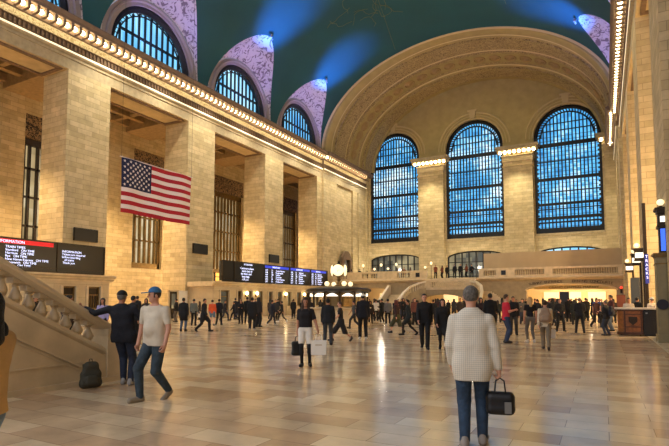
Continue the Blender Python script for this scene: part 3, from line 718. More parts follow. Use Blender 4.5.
# balustrade of the balcony
def balustrade(label, segs, x0, x1, y):
    t = thing('balustrade', label, 'balustrade', (0, 0, 0))
    MB().box(x0, x1, y-.18, y+.18, 5.25, 5.5).build('handrail', MARB, t); MB().box(x0, x1, y-.2, y+.2, 4.4, 4.62).build('plinth', MARB, t)
    pv = x0; b0 = None
    for a, b in segs+[(x1, x1)]:
        if a > pv+.01: MB().box(pv, a, y-.16, y+.16, 4.62, 5.25).build('pedestal', MARB, t)
        pv = b
        if b > a:
            n_ = int((b-a)/.24)
            for i in range(n_):
                if b0 is None:
                    b0 = MB().lathe([(.07,0),(.05,.05),(.09,.2),(.05,.42),(.06,.5),(.07,.63)], (0,0,0), 6).build('baluster', MARB, t); o = b0
                else: o = b0.copy(); C.objects.link(o); o.parent = t
                o.location = (a+(b-a)*(i+.5)/n_, y, 4.62)
    return t
balustrade('stone balustrade on the balcony left of the grand stair', [(-32.6,-31.4),(-29.2,-26.8),(-24.0,-22.2)], XL+.3, -20.0, YB+.1)
balustrade('stone balustrade on the balcony below the long tan panel', [(-12.8,-11.4),(-9.2,-6.0),(-5.1,1.4)], -13.4, XR, YB+.1)
for x, lab in ((-21.2, 'small dark square vent on the balcony pedestal left of the grand stair'), (-10.5, 'small dark square vent on the balcony pedestal below the tan panel')):
    m_ = MB(); m_.box(x-.26, x+.26, YB-.12, YB-.05, 4.65, 5.2)
    for i in range(4): m_.box(x-.24, x+.24, YB-.14, YB-.12, 4.7+i*.13, 4.74+i*.13)
    tag(m_.build('vent', BLACK), lab, 'vent')
pn = thing('display_panel', 'long plain tan screen panel standing above the balcony balustrade', 'panel', (-5.55, YB+.5, 4.4))
MB().box(-7.35, 7.35, 0, .15, .01, 2.95).build('panel', SCREENP, pn); 
for x in (-7, -3.5, 0, 3.5, 7): MB().box(x-.05, x+.05, .15, .25, 0, 2.8).build('post', IRON, pn)
# grand stair landing: curved flights with parapets
t = thing('grand_staircase', 'far marble double staircase with curving parapets below the middle tall window', 'staircase', (0,0,0))
mb = MB(); yl = 57.0
mb.box(-19.6, -19.2, yl, yl+.6, 0, 2.9); mb.box(-13.8, -13.3, yl, YB, 0, 2.9); mb.box(-19.6, -13.3, yl, YB, 2.45, 2.9)
arc = [(-16.5-2.72*math.cos(PI*i/16), yl, 1.4+.9*math.sin(PI*i/16)) for i in range(17)]; mb.grid([arc, [(p[0], yl, 2.46) for p in arc]]); mb.grid([arc, [(p[0], yl+.6, p[2]) for p in arc]])
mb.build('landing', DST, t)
mb = MB(); z = 2.9; y = yl+1.6
while z < 4.4: z += .167; mb.box(-18.2, -13.6, y, YB, z-.167, z); y += .33
mb.build('steps', MARB, t)
mb = MB(); mb.box(-18.6, -13.2, yl-.1, yl+.1, 3.75, 3.98); mb.box(-18.6, -13.2, yl-.12, yl+.12, 2.85, 3.15); mb.box(-18.6, -17.9, yl-.1, yl+.1, 3.1, 3.8); mb.box(-13.9, -13.2, yl-.1, yl+.1, 3.1, 3.8); mb.build('parapet', MARB, t)
b0 = None
for i in range(17):
    if b0 is None: b0 = MB().lathe([(.07,0),(.05,.05),(.09,.2),(.05,.42),(.06,.5),(.07,.62)], (0,0,0), 6).build('baluster', MARB, t); o = b0
    else: o = b0.copy(); C.objects.link(o); o.parent = t
    o.location = (-17.8+i*.24, yl, 3.14)
for sgn, path in ((-1, [(-18.5,57.0,3.95),(-19.3,56.7,3.75),(-20.1,55.9,3.3),(-20.5,54.8,2.6),(-20.6,53.6,1.85),(-20.7,52.4,1.15),(-20.8,51.8,1.0)]), (1, [(-13.3,57.0,3.95),(-12.5,56.7,3.75),(-11.9,56.0,3.3),(-11.6,55.0,2.65),(-11.5,53.8,1.9),(-11.4,52.6,1.15),(-11.4,52.0,1.0)])):
    def off(path, d):
        out = []
        for i, p in enumerate(path):
            a = Vector(path[max(i-1, 0)][:2]); b = Vector(path[min(i+1, len(path)-1)][:2]); dd = (b-a).normalized(); nn_ = Vector((-dd.y, dd.x))
            out.append((p[0]+nn_.x*d, p[1]+nn_.y*d))
        return out
    L1, L2 = off(path, .16), off(path, -.16)
    mb = MB(); mb.grid([[(q[0],q[1],p[2]) for q, p in zip(L1, path)], [(q[0],q[1],p[2]) for q, p in zip(L2, path)], [(q[0],q[1],p[2]-.22) for q, p in zip(L2, path)], [(q[0],q[1],p[2]-.22) for q, p in zip(L1, path)], [(q[0],q[1],p[2]) for q, p in zip(L1, path)]])
    mb.build('handrail', mat('pale_marble', rgb(226,212,184), .35), t)
    L3, L4 = off(path, .13), off(path, -.13)
    mb = MB(); mb.grid([[(q[0],q[1],0) for q in L3], [(q[0],q[1],max(.25,p[2]-.85)) for q, p in zip(L3, path)], [(q[0],q[1],max(.25,p[2]-.85)) for q, p in zip(L4, path)], [(q[0],q[1],0) for q in L4]])
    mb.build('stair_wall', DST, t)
    for i in range(22):
        s = i/22*(len(path)-1); k = int(s); f_ = s-k; p = [path[k][j]*(1-f_)+path[k+1][j]*f_ for j in range(3)]
        o = b0.copy(); C.objects.link(o); o.parent = t; o.location = (p[0], p[1], p[2]-.87); o.scale = (1, 1, 1.05)
    # steps climbing between the curved parapet and the landing
    mb = MB()
    for i in range(17):
        s = (1-i/17)*(len(path)-1); k = min(int(s), len(path)-2); f_ = s-k; p = [path[k][j]*(1-f_)+path[k+1][j]*f_ for j in range(3)]
        mb.box(*sorted((p[0]+sgn*.15, p[0]+sgn*2.0)), p[1], p[1]+.4, 0, .155*(i+1))
    mb.build('flight', MARB, t)
# little flight beside the left opening
t = thing('side_stair', 'pale sloping stair parapet beside the left opening under the balcony', 'staircase', (0,0,0))
mb = MB(); mb.add([(x, y, z) for x in (-25.2,-24.9) for y, z in ((57,0),(61.9,0),(61.9,3.6),(61.4,3.6),(57,.9))], [(0,1,2,3,4),(9,8,7,6,5),(0,5,6,1),(1,6,7,2),(2,7,8,3),(3,8,9,4),(4,9,5,0)]); mb.build('parapet', mat('pale_marble', rgb(226,212,184)), t)
mb = MB()
for i in range(14): mb.box(-24.9, -22.9, 57+i*.33, 61.9, i*.17, (i+1)*.17)
mb.build('steps', MARB, t)
# restaurant tables with plants, lamps and guests on the balcony
PLANT = mat('plant_leaf', rgb(50,70,36), .6, noise=.4, nscale=8)
lampx = [(-32.3, 0), (-29.3, 1), (-27.6, 0), (-26.6, 1), (-25.6, 0), (-24.4, 1), (-20.4, 0), (-19.6, 1)]
tl = None
for k, (x, h) in enumerate(lampx):
    if tl is None:
        tl = thing('table_lamp', '', 'lamp', (x, YB+.62, 4.4), 0, 'globe lamps along the balcony'); MB().lathe([(.25,0),(.25,.04),(.03,.06),(.03,1.35)], (0,0,0), 8).build('stand', BRONZE, tl); MB().ball((0,0,1.5), .17, 10).build('globe', GLOBE, tl, smooth=True); o = tl
    else: o = copy_thing(tl, (x, YB+.62, 4.4))
    o.scale = (1,1,1+.35*h); o['label'] = 'small glowing globe on a stand behind the left balcony balustrade'
rr = random.Random(3)
for k in range(8):
    x = -30.2+k*1.05; pl = MB(); 
    for i in range(70):
        a = rr.uniform(0, 2*PI); e = rr.uniform(.1, 1.3); L_ = rr.uniform(.3, .62); d = Vector((math.cos(a)*math.sin(e), math.sin(a)*math.sin(e), math.cos(e)))
        c = Vector((0,0,.8)); p = c+d*L_; s = d.cross(Vector((0,0,1))).normalized()*.05
        pl.add([c, c+d*L_*.5+s, p, c+d*L_*.5-s], [(0,1,2,3)])
    t = thing('potted_plant', 'bushy dark green potted plant behind the left balcony balustrade', 'plant', (x, YB+1.6, 4.41), 0, 'plants along the left balcony'); pl.build('foliage', PLANT, t)
    MB().lathe([(.15,0),(.2,.8),(.17,.8),(.01,.75)], (0,0,0), 8).build('pot', BRONZE, t)

# ------------------------------------------------------------------ desk, bin and gates at the right
t = thing('wooden_desk', 'varnished wooden desk with a dark crest, beside the black cabinet', 'desk', (.95, 26.9, 0))
mb = MB(); mb.prism([(-.42,-.1),(-.22,-.32),(.55,-.32),(.55,.75),(-.42,.75)], 'Z', .12, 1.2); mb.build('body', WOOD, t)
mb = MB(); mb.prism([(-.47,-.14),(-.25,-.37),(.57,-.37),(.57,.8),(-.47,.8)], 'Z', .05, .16); mb.prism([(-.47,-.14),(-.25,-.37),(.57,-.37),(.57,.8),(-.47,.8)], 'Z', 1.12, 1.2)
mb.box(-.18,-.12,-.345,-.32,.16,1.12); mb.box(.47,.53,-.345,-.32,.16,1.12); mb.box(-.18,.53,-.345,-.32,.38,.42); mb.box(-.18,.53,-.345,-.32,.95,.99); mb.build('moulding', WOODD, t)
mb = MB(); mb.prism([(-.0,.86),(.34,.86),(.34,.64),(.17,.48),(.0,.64)], 'Y', -.36, -.345); mb.lathe([(.001,0),(.1,0),(.1,.012),(.001,.012)], (.17,-.375,.71), 14, 'Y'); mb.box(.06,.28,-.36,-.345,.44,.46); mb.build('crest', BRONZE, t)
for x in (-.3, .45):
    for y in (-.2, .65): MB().ball((x,y,.045), .045, 8).build('castor', BLACK, t)
tag(MB().box(.42, 2.3, 26.45, 27.75, 1.2, 1.27).build('counter_top', mat('pale_top', rgb(214,206,190), .4)), 'pale counter top spanning the wooden desk and the black cabinet', 'counter top')
t = thing('black_cabinet', 'black cabinet with two doors under the pale counter top', 'cabinet', (1.9, 26.9, 0))
MB().box(-.37,.4,-.3,.75,.06,1.2).build('body', BLACK, t); MB().box(-.35,-.0,-.32,-.3,.1,.82).build('door', BLACK, t); MB().box(.03,.38,-.32,-.3,.1,.82).build('door', BLACK, t); MB().box(-.35,.38,-.32,-.3,.87,1.15).build('drawer', BLACK, t)
MB().box(-.28,-.2,-.33,-.32,1.0,1.06).build('lock', mat('dull_steel', rgb(150,150,150), .4, .6), t); MB().box(-.34,.37,-.25,.7,0,.06).build('plinth', IRON, t)
t = thing('lit_post', 'tan panelled post with a blue screen and a white lit box at the right edge', 'post', (1.96, 22.6, 0))
GREENST = mat('olive_bronze', rgb(132,120,88), .5, .1, noise=.1)
mb = MB(); mb.box(-.17,.185,0,.8,0,3.25); mb.box(-.21,.185,-.06,.86,0,.3); mb.box(-.12,.14,-.03,0,.5,3.0); mb.build('column', GREENST, t)
mb = MB(); mb.box(-.2,.185,-.05,.86,3.25,3.33); mb.box(-.26,.185,-.1,.9,3.33,3.42); mb.box(-.2,.185,-.04,.86,2.98,3.03); mb.build('capital', BRONZEL, t)
mb = MB(); mb.box(-.04,.185,.05,.3,3.42,4.4); mb.build('screen_case', BLACK, t); mb = MB(); mb.box(.02,.17,.03,.05,3.5,4.35); mb.build('screen', CYANS, t)
mb = MB(); mb.box(-.08,.185,0,.7,4.4,4.5); mb.box(-.08,.185,0,.7,4.98,5.1); mb.box(-.04,.185,.1,.6,4.5,4.98); mb.box(-.14,.185,-.06,.76,5.1,5.18); mb.build('marquee', BRONZE, t)
MB().box(.03,.18,.06,.1,4.62,4.84).build('lit_panel', WHITELIT, t)
MB().ball((.06,.1,5.38), .13, 12).build('globe', GLOBE, t, smooth=True); MB().lathe([(.07,0),(.04,.08)], (.06,.1,5.17), 8).build('globe_stand', BRONZE, t)
ex = MB(); ex.lathe([(.001,0),(.2,0),(.2,.04),(.001,.04)], (1.94,22.5,1.45), 18, 'Y'); tag(ex.build('round_sign', mat('navy', rgb(14,16,36), .4)), 'round dark disc sign on the tan post at the right edge', 'sign')
def gate(x, y, zt, lab):
    t = thing('gate_sign', lab, 'sign', (x, y, zt)); x1 = XR-x-.005
    mb = MB(); mb.box(0,x1,0,.5,-.34,-.28); mb.box(0,x1,0,.5,.26,.34); mb.box(.03,x1,.05,.45,-.28,.26); mb.box(-.06,x1,-.05,.55,.34,.4); mb.box(x1-.1,x1,.05,.45,-zt,-.34); mb.build('case', BRONZE, t)
    MB().box(.06,x1-.04,.02,.05,-.16,.14).build('lit_panel', WHITELIT, t); MB().ball((.16,.2,.58), .15, 10).build('globe', GLOBE, t, smooth=True)
    return t
gate(1.62, 34.1, 4.27, 'white lit box with a globe lamp on top, right of the tan panel')
gate(1.6, 37.0, 4.18, 'white lit box lower down behind the first one, right of the tan panel')
gate(1.55, 46.2, 4.2, 'farthest and smallest white lit box beside the tan panel')
t = thing('vertical_sign', 'tall dark post with a vertical blue lettered sign above the desk', 'sign', (1.92, 31.0, 0))
MB().box(.0,.16,0,.25,0,6.8).build('post', BRONZE, t); MB().box(.03,.2,-.08,0,2.5,4.05).build('panel', mat('sign_blue', rgb(40,50,130), .4, emit=rgb(40,55,160), estr=.4), t)
text('text', 'T\nR\nA\nC\nK\nS', .2, TXW, (.115,-.09,3.85), (PI/2,0,0), t, 'CENTER', space=1.1)
tag(MB().box(1.35, 1.8, 33.0, 33.3, 0, 2.9).build('kiosk_panel', mat('grey_blue', rgb(60,66,72), .5)), 'dark blue-grey upright panel right of the lit boxes, behind the desk', 'panel')
tag(MB().box(.85, 1.45, 45.0, 45.3, 0, 2.05).build('red_panel', REDM), 'reddish brown upright board behind the bearded man, left of the desk', 'board')
t = thing('traffic_light', 'small red lamp glowing on the wall above the brown board', 'lamp', (1.65, YB-.05, 3.0)); MB().ball((0,-.1,0), .12, 8).build('lens', mat('red_lamp', rgb(255,60,40), .4, emit=rgb(255,50,30), estr=3), t, smooth=True); MB().box(-.1,.1,-.06,.05,-.6,.1).build('bracket', BRONZE, t)
tag(MB().box(-3.6, -2.8, 50, 50.4, 0, 2.4).build('dark_kiosk', BLACK), 'dark upright kiosk standing in the crowd in front of the right arch', 'kiosk')

# ------------------------------------------------------------------ people: one smooth surface grown round a posed skeleton
def smin(a, b, k):
    h = np.maximum(k-np.abs(a-b), 0)/k; return np.minimum(a, b)-h*h*k*.25
class Field:
    def __init__(s, lo, hi, vox):
        s.lo = np.array(lo, float); s.v = vox; s.n = np.ceil((np.array(hi)-s.lo)/vox).astype(int)+1
        s.V = np.full(s.n, .5, np.float32)
    def sl(s, lo, hi):
        a = np.clip(np.floor((np.array(lo)-s.lo)/s.v).astype(int), 0, s.n-1); b = np.clip(np.ceil((np.array(hi)-s.lo)/s.v).astype(int)+1, 1, s.n)
        if (b <= a).any(): return None
        ax = [s.lo[i]+s.v*np.arange(a[i], b[i]) for i in range(3)]
        return (slice(a[0], b[0]), slice(a[1], b[1]), slice(a[2], b[2])), np.meshgrid(*ax, indexing='ij')
    def cap(s, a, b, ra, rb=None, k=.03, fl=1.0, sub=False):      # tapered capsule; fl flattens it front to back
        rb = ra if rb is None else rb; a = np.array(a, float); b = np.array(b, float); m = max(ra, rb)+k+.03
        r = s.sl(np.minimum(a, b)-m, np.maximum(a, b)+m)
        if r is None: return s
        q, (X, Y, Z) = r; d = b-a; d2 = d.copy(); d2[1] /= fl; L = max(1e-9, (d2*d2).sum())
        x, y, z = X-a[0], (Y-a[1])/fl, Z-a[2]
        t = np.clip((x*d2[0]+y*d2[1]+z*d2[2])/L, 0, 1)
        D = np.sqrt((x-t*d2[0])**2+(y-t*d2[1])**2+(z-t*d2[2])**2)-(ra+t*(rb-ra))
        s.V[q] = np.maximum(s.V[q], -D) if sub else smin(s.V[q], D, k); return s
    def ell(s, c, r, k=.02, sub=False):
        c = np.array(c, float); r = np.array(r, float); q = s.sl(c-r-k-.03, c+r+k+.03)
        if q is None: return s
        q, (X, Y, Z) = q
        g = np.sqrt(((X-c[0])/r[0])**2+((Y-c[1])/r[1])**2+((Z-c[2])/r[2])**2); D = (g-1)*r.min()
        s.V[q] = np.maximum(s.V[q], -D) if sub else smin(s.V[q], D, k); return s
    def clip(s, f):
        _, (X, Y, Z) = s.sl(s.lo, s.lo+s.v*(s.n-1)); s.V = np.maximum(s.V, f(X, Y, Z)); return s
    def mesh(s, name):
        V = s.V; V[0] = V[-1] = .5; V[:, 0] = V[:, -1] = .5; V[:, :, 0] = V[:, :, -1] = .5
        ins = V < 0; n = V.shape
        c = np.zeros((n[0]-1, n[1]-1, n[2]-1), np.int8)
        for i in (0,1):
            for j in (0,1):
                for k in (0,1): c += ins[i:n[0]-1+i, j:n[1]-1+j, k:n[2]-1+k]
        act = (c > 0) & (c < 8); idx = -np.ones(c.shape, np.int64); ci = np.argwhere(act); idx[act] = np.arange(len(ci))
        acc = np.zeros((len(ci), 3)); cnt = np.zeros(len(ci)); I, J, K = ci.T
        co = [(i,j,k) for i in (0,1) for j in (0,1) for k in (0,1)]
        for p in co:
            for ax in range(3):
                if p[ax]: continue
                q = list(p); q[ax] = 1
                a = V[I+p[0], J+p[1], K+p[2]]; b = V[I+q[0], J+q[1], K+q[2]]; m = (a < 0) != (b < 0)
                t = np.where(m, a/np.where(a == b, 1, a-b), 0)
                P = np.stack([np.full(len(ci), p[0]), np.full(len(ci), p[1]), np.full(len(ci), p[2])], 1).astype(float); P[:, ax] += t
                acc += P*m[:, None]; cnt += m
        pos = s.lo+s.v*(ci+acc/np.maximum(cnt, 1)[:, None]); faces = []
        for ax in range(3):
            sh = [slice(1, n[0]-1), slice(1, n[1]-1), slice(1, n[2]-1)]; sh[ax] = slice(0, n[ax]-1); sh2 = list(sh); sh2[ax] = slice(1, n[ax])
            A = ins[tuple(sh)]; B = ins[tuple(sh2)]; ch = np.argwhere(A != B)
            if not len(ch): continue
            base = ch+np.array([0 if a == ax else 1 for a in range(3)]); o = [a for a in range(3) if a != ax]
            def g(du, dv): q = base.copy(); q[:, o[0]] += du; q[:, o[1]] += dv; return idx[q[:, 0], q[:, 1], q[:, 2]]
            F = np.stack([g(-1,-1), g(0,-1), g(0,0), g(-1,0)], 1); fl = A[tuple(ch.T)]
            if ax == 1: fl = ~fl
            F[~fl] = F[~fl][:, ::-1]; faces.append(F)
        F = np.concatenate(faces); F = F[(F >= 0).all(1)]
        me = bpy.data.meshes.new(name); me.from_pydata(pos.tolist(), [], F.tolist()); me.polygons.foreach_set('use_smooth', [True]*len(me.polygons)); me.update(); return me
V_ = lambda *a: np.array(a, float)
def lerp(a, b, t): return np.array(a)*(1-t)+np.array(b)*t
def skeleton(p):
    """p: pose. Person stands at the origin facing +Y, 1.75 m tall. Returns joints."""
    J = {}; ln = p.get('lean', (0, 0)); w = p.get('w', 1.0)
    J['pelvis'] = V_(0, p.get('hipy', 0), .93-p.get('drop', 0)); up = V_(ln[0], ln[1], 1); up /= np.linalg.norm(up)
    J['waist'] = J['pelvis']+up*.17; J['chest'] = J['pelvis']+up*.38; J['neck'] = J['pelvis']+up*.56; J['head'] = J['neck']+V_(0,.02,.145)+up*.0
    for s, n in ((-1, 'l'), (1, 'r')):
        J['sh'+n] = J['pelvis']+up*p.get('shz', .485)+V_(s*.178*w, 0, 0); J['hip'+n] = J['pelvis']+V_(s*.095, 0, -.02)
        ft = np.array(p.get('foot'+n, (s*.11, 0, 0)), float); an = ft+V_(0, -.02, .085)    # foot = sole position
        hp = J['hip'+n]; d = an-hp; L = np.linalg.norm(d); l1, l2 = .44, .43; L = min(L, l1+l2-.004)
        a = (l1*l1-l2*l2+L*L)/(2*L); h = math.sqrt(max(0, l1*l1-a*a)); dn = d/np.linalg.norm(d); f = V_(s*.02, 1, 0); f = f-dn*(f@dn); f /= np.linalg.norm(f)
        J['knee'+n] = hp+dn*a+f*h; J['ank'+n] = hp+dn*L; J['pitch'+n] = p.get('pitch'+n, 0)
        arm = p.get('arm'+n, (s*.17, .02, -1)); fore = p.get('fore'+n, (s*.02, .15, -1))
        arm = V_(*arm); arm /= np.linalg.norm(arm); fore = V_(*fore); fore /= np.linalg.norm(fore)
        J['el'+n] = J['sh'+n]+arm*.29; J['wr'+n] = J['el'+n]+fore*.255; J['fd'+n] = fore
    return J
def foot_pts(J, n, s):
    a = J['ank'+n]; pt = J['pitch'+n]; c, q = math.cos(pt), math.sin(pt)
    heel = a+V_(0, -.035*c-.05*q*0, -.045); toe = heel+V_(s*.03, .20*c, -.20*q)
    return heel, toe
def hand(F, J, n, s, k=.006, curl=.6, hs=1):
    w = J['wr'+n]; d = J['fd'+n]; side = V_(0, 1, 0)*1.0; side = side-d*(side@d); side /= np.linalg.norm(side); nrm = np.cross(d, side)*(-s)  # palm faces the thigh
    if nrm[0]*s > 0: nrm = -nrm
    F.cap(w-d*.03, w+d*.03, .027, .028, .015); 
    for q in (-.024, -.008, .008, .024): F.cap(w+d*.03+side*q*.8, w+d*.085+side*q, .0145, .0135, .012)
    for i, (q, L) in enumerate(((-.029,.058), (-.010,.074), (.010,.078), (.029,.068))):
        a = w+d*.088+side*q; c1 = curl*.9; b = a+(d*math.cos(c1)+nrm*math.sin(c1))*L*.5; c2 = curl*2; e = b+(d*math.cos(c2)+nrm*math.sin(c2))*L*.5
        F.cap(a-d*.012, b, .0095, .0088, k); F.cap(b, e, .0088, .0075, k)
    a = w+d*.03+side*.026; b = a+(d*.6+side*.75+nrm*.2)*.038; e = b+(d*.9+side*.15+nrm*.35)*.032; F.cap(a, b, .0125, .0105, .01); F.cap(b, e, .0105, .0085, k)
def torso(F, J, w, r=0, fem=0, belly=0):
    k = .07; x = V_(1,0,0)
    F.cap(J['pelvis']-x*.07*w, J['pelvis']+x*.07*w, .10+r*.8, None, k, .86)
    F.cap(J['waist']-x*(.05-.02*fem)*w, J['waist']+x*(.05-.02*fem)*w, .098-.012*fem+r*.9+belly*.6, None, k, .82)
    F.cap(J['chest']-x*.065*w, J['chest']+x*.065*w, .106+r*.8, None, k, .82)
    F.cap(J['shl']+V_(.035,0,-.02), J['neck']+V_(0,0,-.05), .056+r*.8, .062+r*.5, .05, .95); F.cap(J['shr']+V_(-.035,0,-.02), J['neck']+V_(0,0,-.05), .056+r*.8, .062+r*.5, .05, .95)
    F.cap(J['neck']-V_(.05,0,.06), J['neck']+V_(.05,0,-.06), .06+r*.6, None, .06)
    if belly: F.ell(J['waist']+V_(0,.05,.02), (.12+r, .10+belly+r, .15), .08)
    if fem:
        for s in (-1, 1): F.ell(J['chest']+V_(s*.065,.07,.02), (.055+r*.6, .05+r*.6, .055), .06)
def arms(F, J, r=0, upto=1.0, sc=1):
    for n in 'lr':
        a, b, c = J['sh'+n], J['el'+n], J['wr'+n]
        F.cap(a, b if upto >= .5 else lerp(a, b, upto*2), (.052+r)*sc, (.041+r)*sc, .022)
        if upto > .5: F.cap(b, lerp(b, c, (upto-.5)*2), (.040+r)*sc, (.027+r)*sc, .01)
def legs(F, J, r=0, upto=1.0, rk=None, ra=None, k=.02):
    for n in 'lr':
        a, b, c = J['hip'+n], J['knee'+n], J['ank'+n]; rk_ = .056+r if rk is None else rk; ra_ = .038+r if ra is None else ra
        F.cap(a, b if upto >= .5 else lerp(a, b, upto*2), .083+r, rk_, k)
        if upto > .5: F.cap(b, lerp(b, c, min(1, (upto-.5)*2)), rk_, ra_, k); F.cap(lerp(b, c, .3), lerp(b, c, .31), rk_*.98, None, .03) if r < .005 else None
def headsdf(F, J, yaw=0, det=0):
    h = J['head']; c, s = math.cos(yaw), math.sin(yaw)
    def P(x, y, z): return h+V_(x*c-y*s, x*s+y*c, z)
    F.cap(J['neck']-V_(0,0,.04), h+V_(0,-.01,-.05), .056, .05, .025)
    F.ell(h+V_(0,0,.03), (.077,.09,.092), .03); F.cap(P(0,.0,.0), P(0,.035,-.06), .066, .045, .035)
    F.cap(P(0,.082,.012), P(0,.1,-.018), .009, .014, .012)                     # nose
    for q in (-1, 1):
        F.ell(P(q*.078,-.005,0), (.012,.022,.03), .008)                        # ears
        if det: F.cap(P(q*.02,.078,.03), P(q*.045,.066,.03), .010, .008, .012); F.ell(P(q*.03,.088,.012), (.014,.012,.008), .005, sub=True)
    if det: F.cap(P(-.018,.073,-.045), P(.018,.073,-.045), .009, .009, .01); F.cap(P(-.02,.088,-.0445), P(.02,.088,-.0445), .0022, .0022, .001, sub=True); F.ell(P(0,.062,-.085), (.025,.02,.018), .02)
    return P
def hairsdf(F, J, yaw, style):
    h = J['head']; c, s = math.cos(yaw), math.sin(yaw); f = V_(-s, c, 0)
    r = {'short': .009, 'bald': .006, 'long': .02, 'bun': .014}.get(style, .014)
    F.ell(h+V_(0,0,.035)-f*.006, (.077+r,.092+r,.094+r), .02)
    F.V = F.V  # face opening
    lim = {'short': -.045, 'bald': -.03, 'long': -.4, 'bun': -.04}.get(style, -.03)
    if style == 'long':
        F.cap(h-f*.045+V_(0,0,.02), h-f*.085+V_(0,0,-.2), .075, .06, .03); 
        for q in (-1, 1): sd = V_(c, s, 0)*q; F.cap(h+sd*.062+f*.015+V_(0,0,.04), h+sd*.085+f*.03+V_(0,0,-.22), .036, .034, .03)
    if style == 'bun': F.ell(h-f*.1+V_(0,0,.06), (.04,.04,.04), .02)
    def cl(X, Y, Z):
        d = (X-h[0])*f[0]+(Y-h[1])*f[1]; z = Z-h[2]
        front = np.minimum(d-(.035 if style != 'long' else .06), .075-z)       # remove in front of the ears below the hairline
        low = (lim-z)*1.0
        return np.maximum(front, low)
    F.clip(cl)
POSES = {
 'stand': dict(footl=(-.12,.02,0), footr=(.12,0,0)),
 'wide': dict(footl=(-.19,.04,0), footr=(.17,-.03,0), arml=(-.2,.0,-1), armr=(.2,.0,-1), forel=(.3,.9,-.4), forer=(-.3,.9,-.3)),
 'walk': dict(footl=(-.08,.32,0), footr=(.08,-.36,.05), pitchr=.7, arml=(-.1,-.35,-1), armr=(.1,.35,-1), forel=(-.05,-.1,-1), forer=(-.05,.7,-1), lean=(0,.05), drop=.045),
 'stride': dict(footl=(-.08,-.42,.08), footr=(.08,.4,0), pitchl=.9, arml=(-.1,.35,-1), armr=(.1,-.3,-1), forel=(.1,.8,-.8), forer=(0,0,-1), lean=(0,.06), drop=.065),
 'phone': dict(footl=(-.11,.03,0), footr=(.13,-.02,0), arml=(-.08,.15,-1), armr=(.1,.2,-1), forel=(.35,1,.2), forer=(-.35,1,.3), lean=(0,.02)),
 'hips': dict(footl=(-.14,0,0), footr=(.16,.05,0), arml=(-.7,-.1,-1), armr=(.2,.1,-1), forel=(.7,.4,-.35), forer=(-.1,.3,-1)),
}
def garment(J, kind, lo, hi, vx, p):
    F = Field(lo, hi, vx); w = p.get('w', 1); fem = p.get('fem', 0); by = p.get('belly', 0); pz = J['pelvis'][2]; T = None
    r = {'shirt': .013, 'tee': .016, 'jacket': .026, 'coat': .032, 'top': .008, 'overshirt': .024}[kind] if kind in ('shirt','tee','jacket','coat','top','overshirt') else 0
    if kind in ('shirt','tee','jacket','coat','top','overshirt'):
        torso(F, J, w, r, fem, by); arms(F, J, r*.55+.004, {'tee': .34, 'top': .28}.get(kind, .96)); 
        if kind in ('jacket','coat','overshirt'): F.cap(J['pelvis']-V_(.09*w,0,.02), J['pelvis']+V_(.09*w,0,-.02), .104+r*.6+by*.2, None, .05, .9); F.cap(J['pelvis']-V_(.085*w,0,.1), J['pelvis']+V_(.085*w,0,-.1), .106+r*.6, None, .05, .88); F.cap(J['neck']-V_(.02,0,.03), J['neck']+V_(.02,.0,.0), .068, .064, .02)
        if kind != 'top':
            hz = V_(0,0,p.get('hem', 0)-.16)
            for q in (-1, 1): F.cap(J['chest']+V_(q*.055*w,0,-.02), J['pelvis']+V_(q*.062*w,.01*(by > 0),0)+hz, .108+r*.6, .104+r*.75+by*.35, .05, .9)
        if kind == 'coat':
            for n in 'lr': F.cap(J['hip'+n], lerp(J['hip'+n], J['knee'+n], .9), .108, .112, .10)
        hem = {'coat': -.38, 'top': -.0, 'tee': -.1, 'shirt': -.09, 'jacket': -.1, 'overshirt': -.14}[kind]+p.get('hem', 0)
        ncl = J['neck'][2]+(.035 if kind in ('jacket','coat','overshirt') else -.015)
        h = J['head']
        hands = [J['wrl'], J['wrr']]
        def cl(X, Y, Z):
            low = (pz+hem)-Z
            for hh in ('l', 'r'):                     # sleeves may hang lower than the hem
                wv = J['wr'+hh]; ev = J['el'+hh]
                d = np.sqrt((X-wv[0])**2+(Y-wv[1])**2+(Z-wv[2])**2); low = np.where((d < .13) & (np.abs(X-(wv[0])) < .09) & (np.abs(X) > .15), -1, low)
            up = Z-ncl; up = np.where((np.abs(X-J['neck'][0]) < .1), up, -1)
            return np.maximum(low, up)
        F.clip(cl)
        if p.get('strapless'): pass
    elif kind in ('trousers', 'jeans', 'leggings', 'shorts'):
        r = {'trousers': .02, 'jeans': .02, 'leggings': .004, 'shorts': .026}[kind]
        F.cap(J['pelvis']-V_(.075*w,0,0), J['pelvis']+V_(.075*w,0,0), .107+r*.4+by*.2, None, .05, .88)
        legs(F, J, r, 1.0 if kind != 'shorts' else .34, None if kind != 'shorts' else .085, {'trousers': .066, 'jeans': .055, 'leggings': .04, 'shorts': .085}[kind])
        F.clip(lambda X, Y, Z: Z-(J['pelvis'][2]+.09))
    elif kind in ('skirt', 'longskirt'):
        F.cap(J['pelvis']-V_(.075,0,0), J['pelvis']+V_(.075,0,0), .11, None, .05, .88); q = .55 if kind == 'skirt' else 1.25
        for n in 'lr':
            e = lerp(J['hip'+n], J['knee'+n], min(1, q)) if q <= 1 else lerp(J['knee'+n], J['ank'+n], q-1); F.cap(J['hip'+n], e, .105, .115, .16)
        zz = J['pelvis'][2]-(.34 if kind == 'skirt' else .56); F.clip(lambda X, Y, Z: np.maximum(Z-(J['pelvis'][2]+.1), zz-Z))
    return F.mesh(kind)
PCACHE = {}
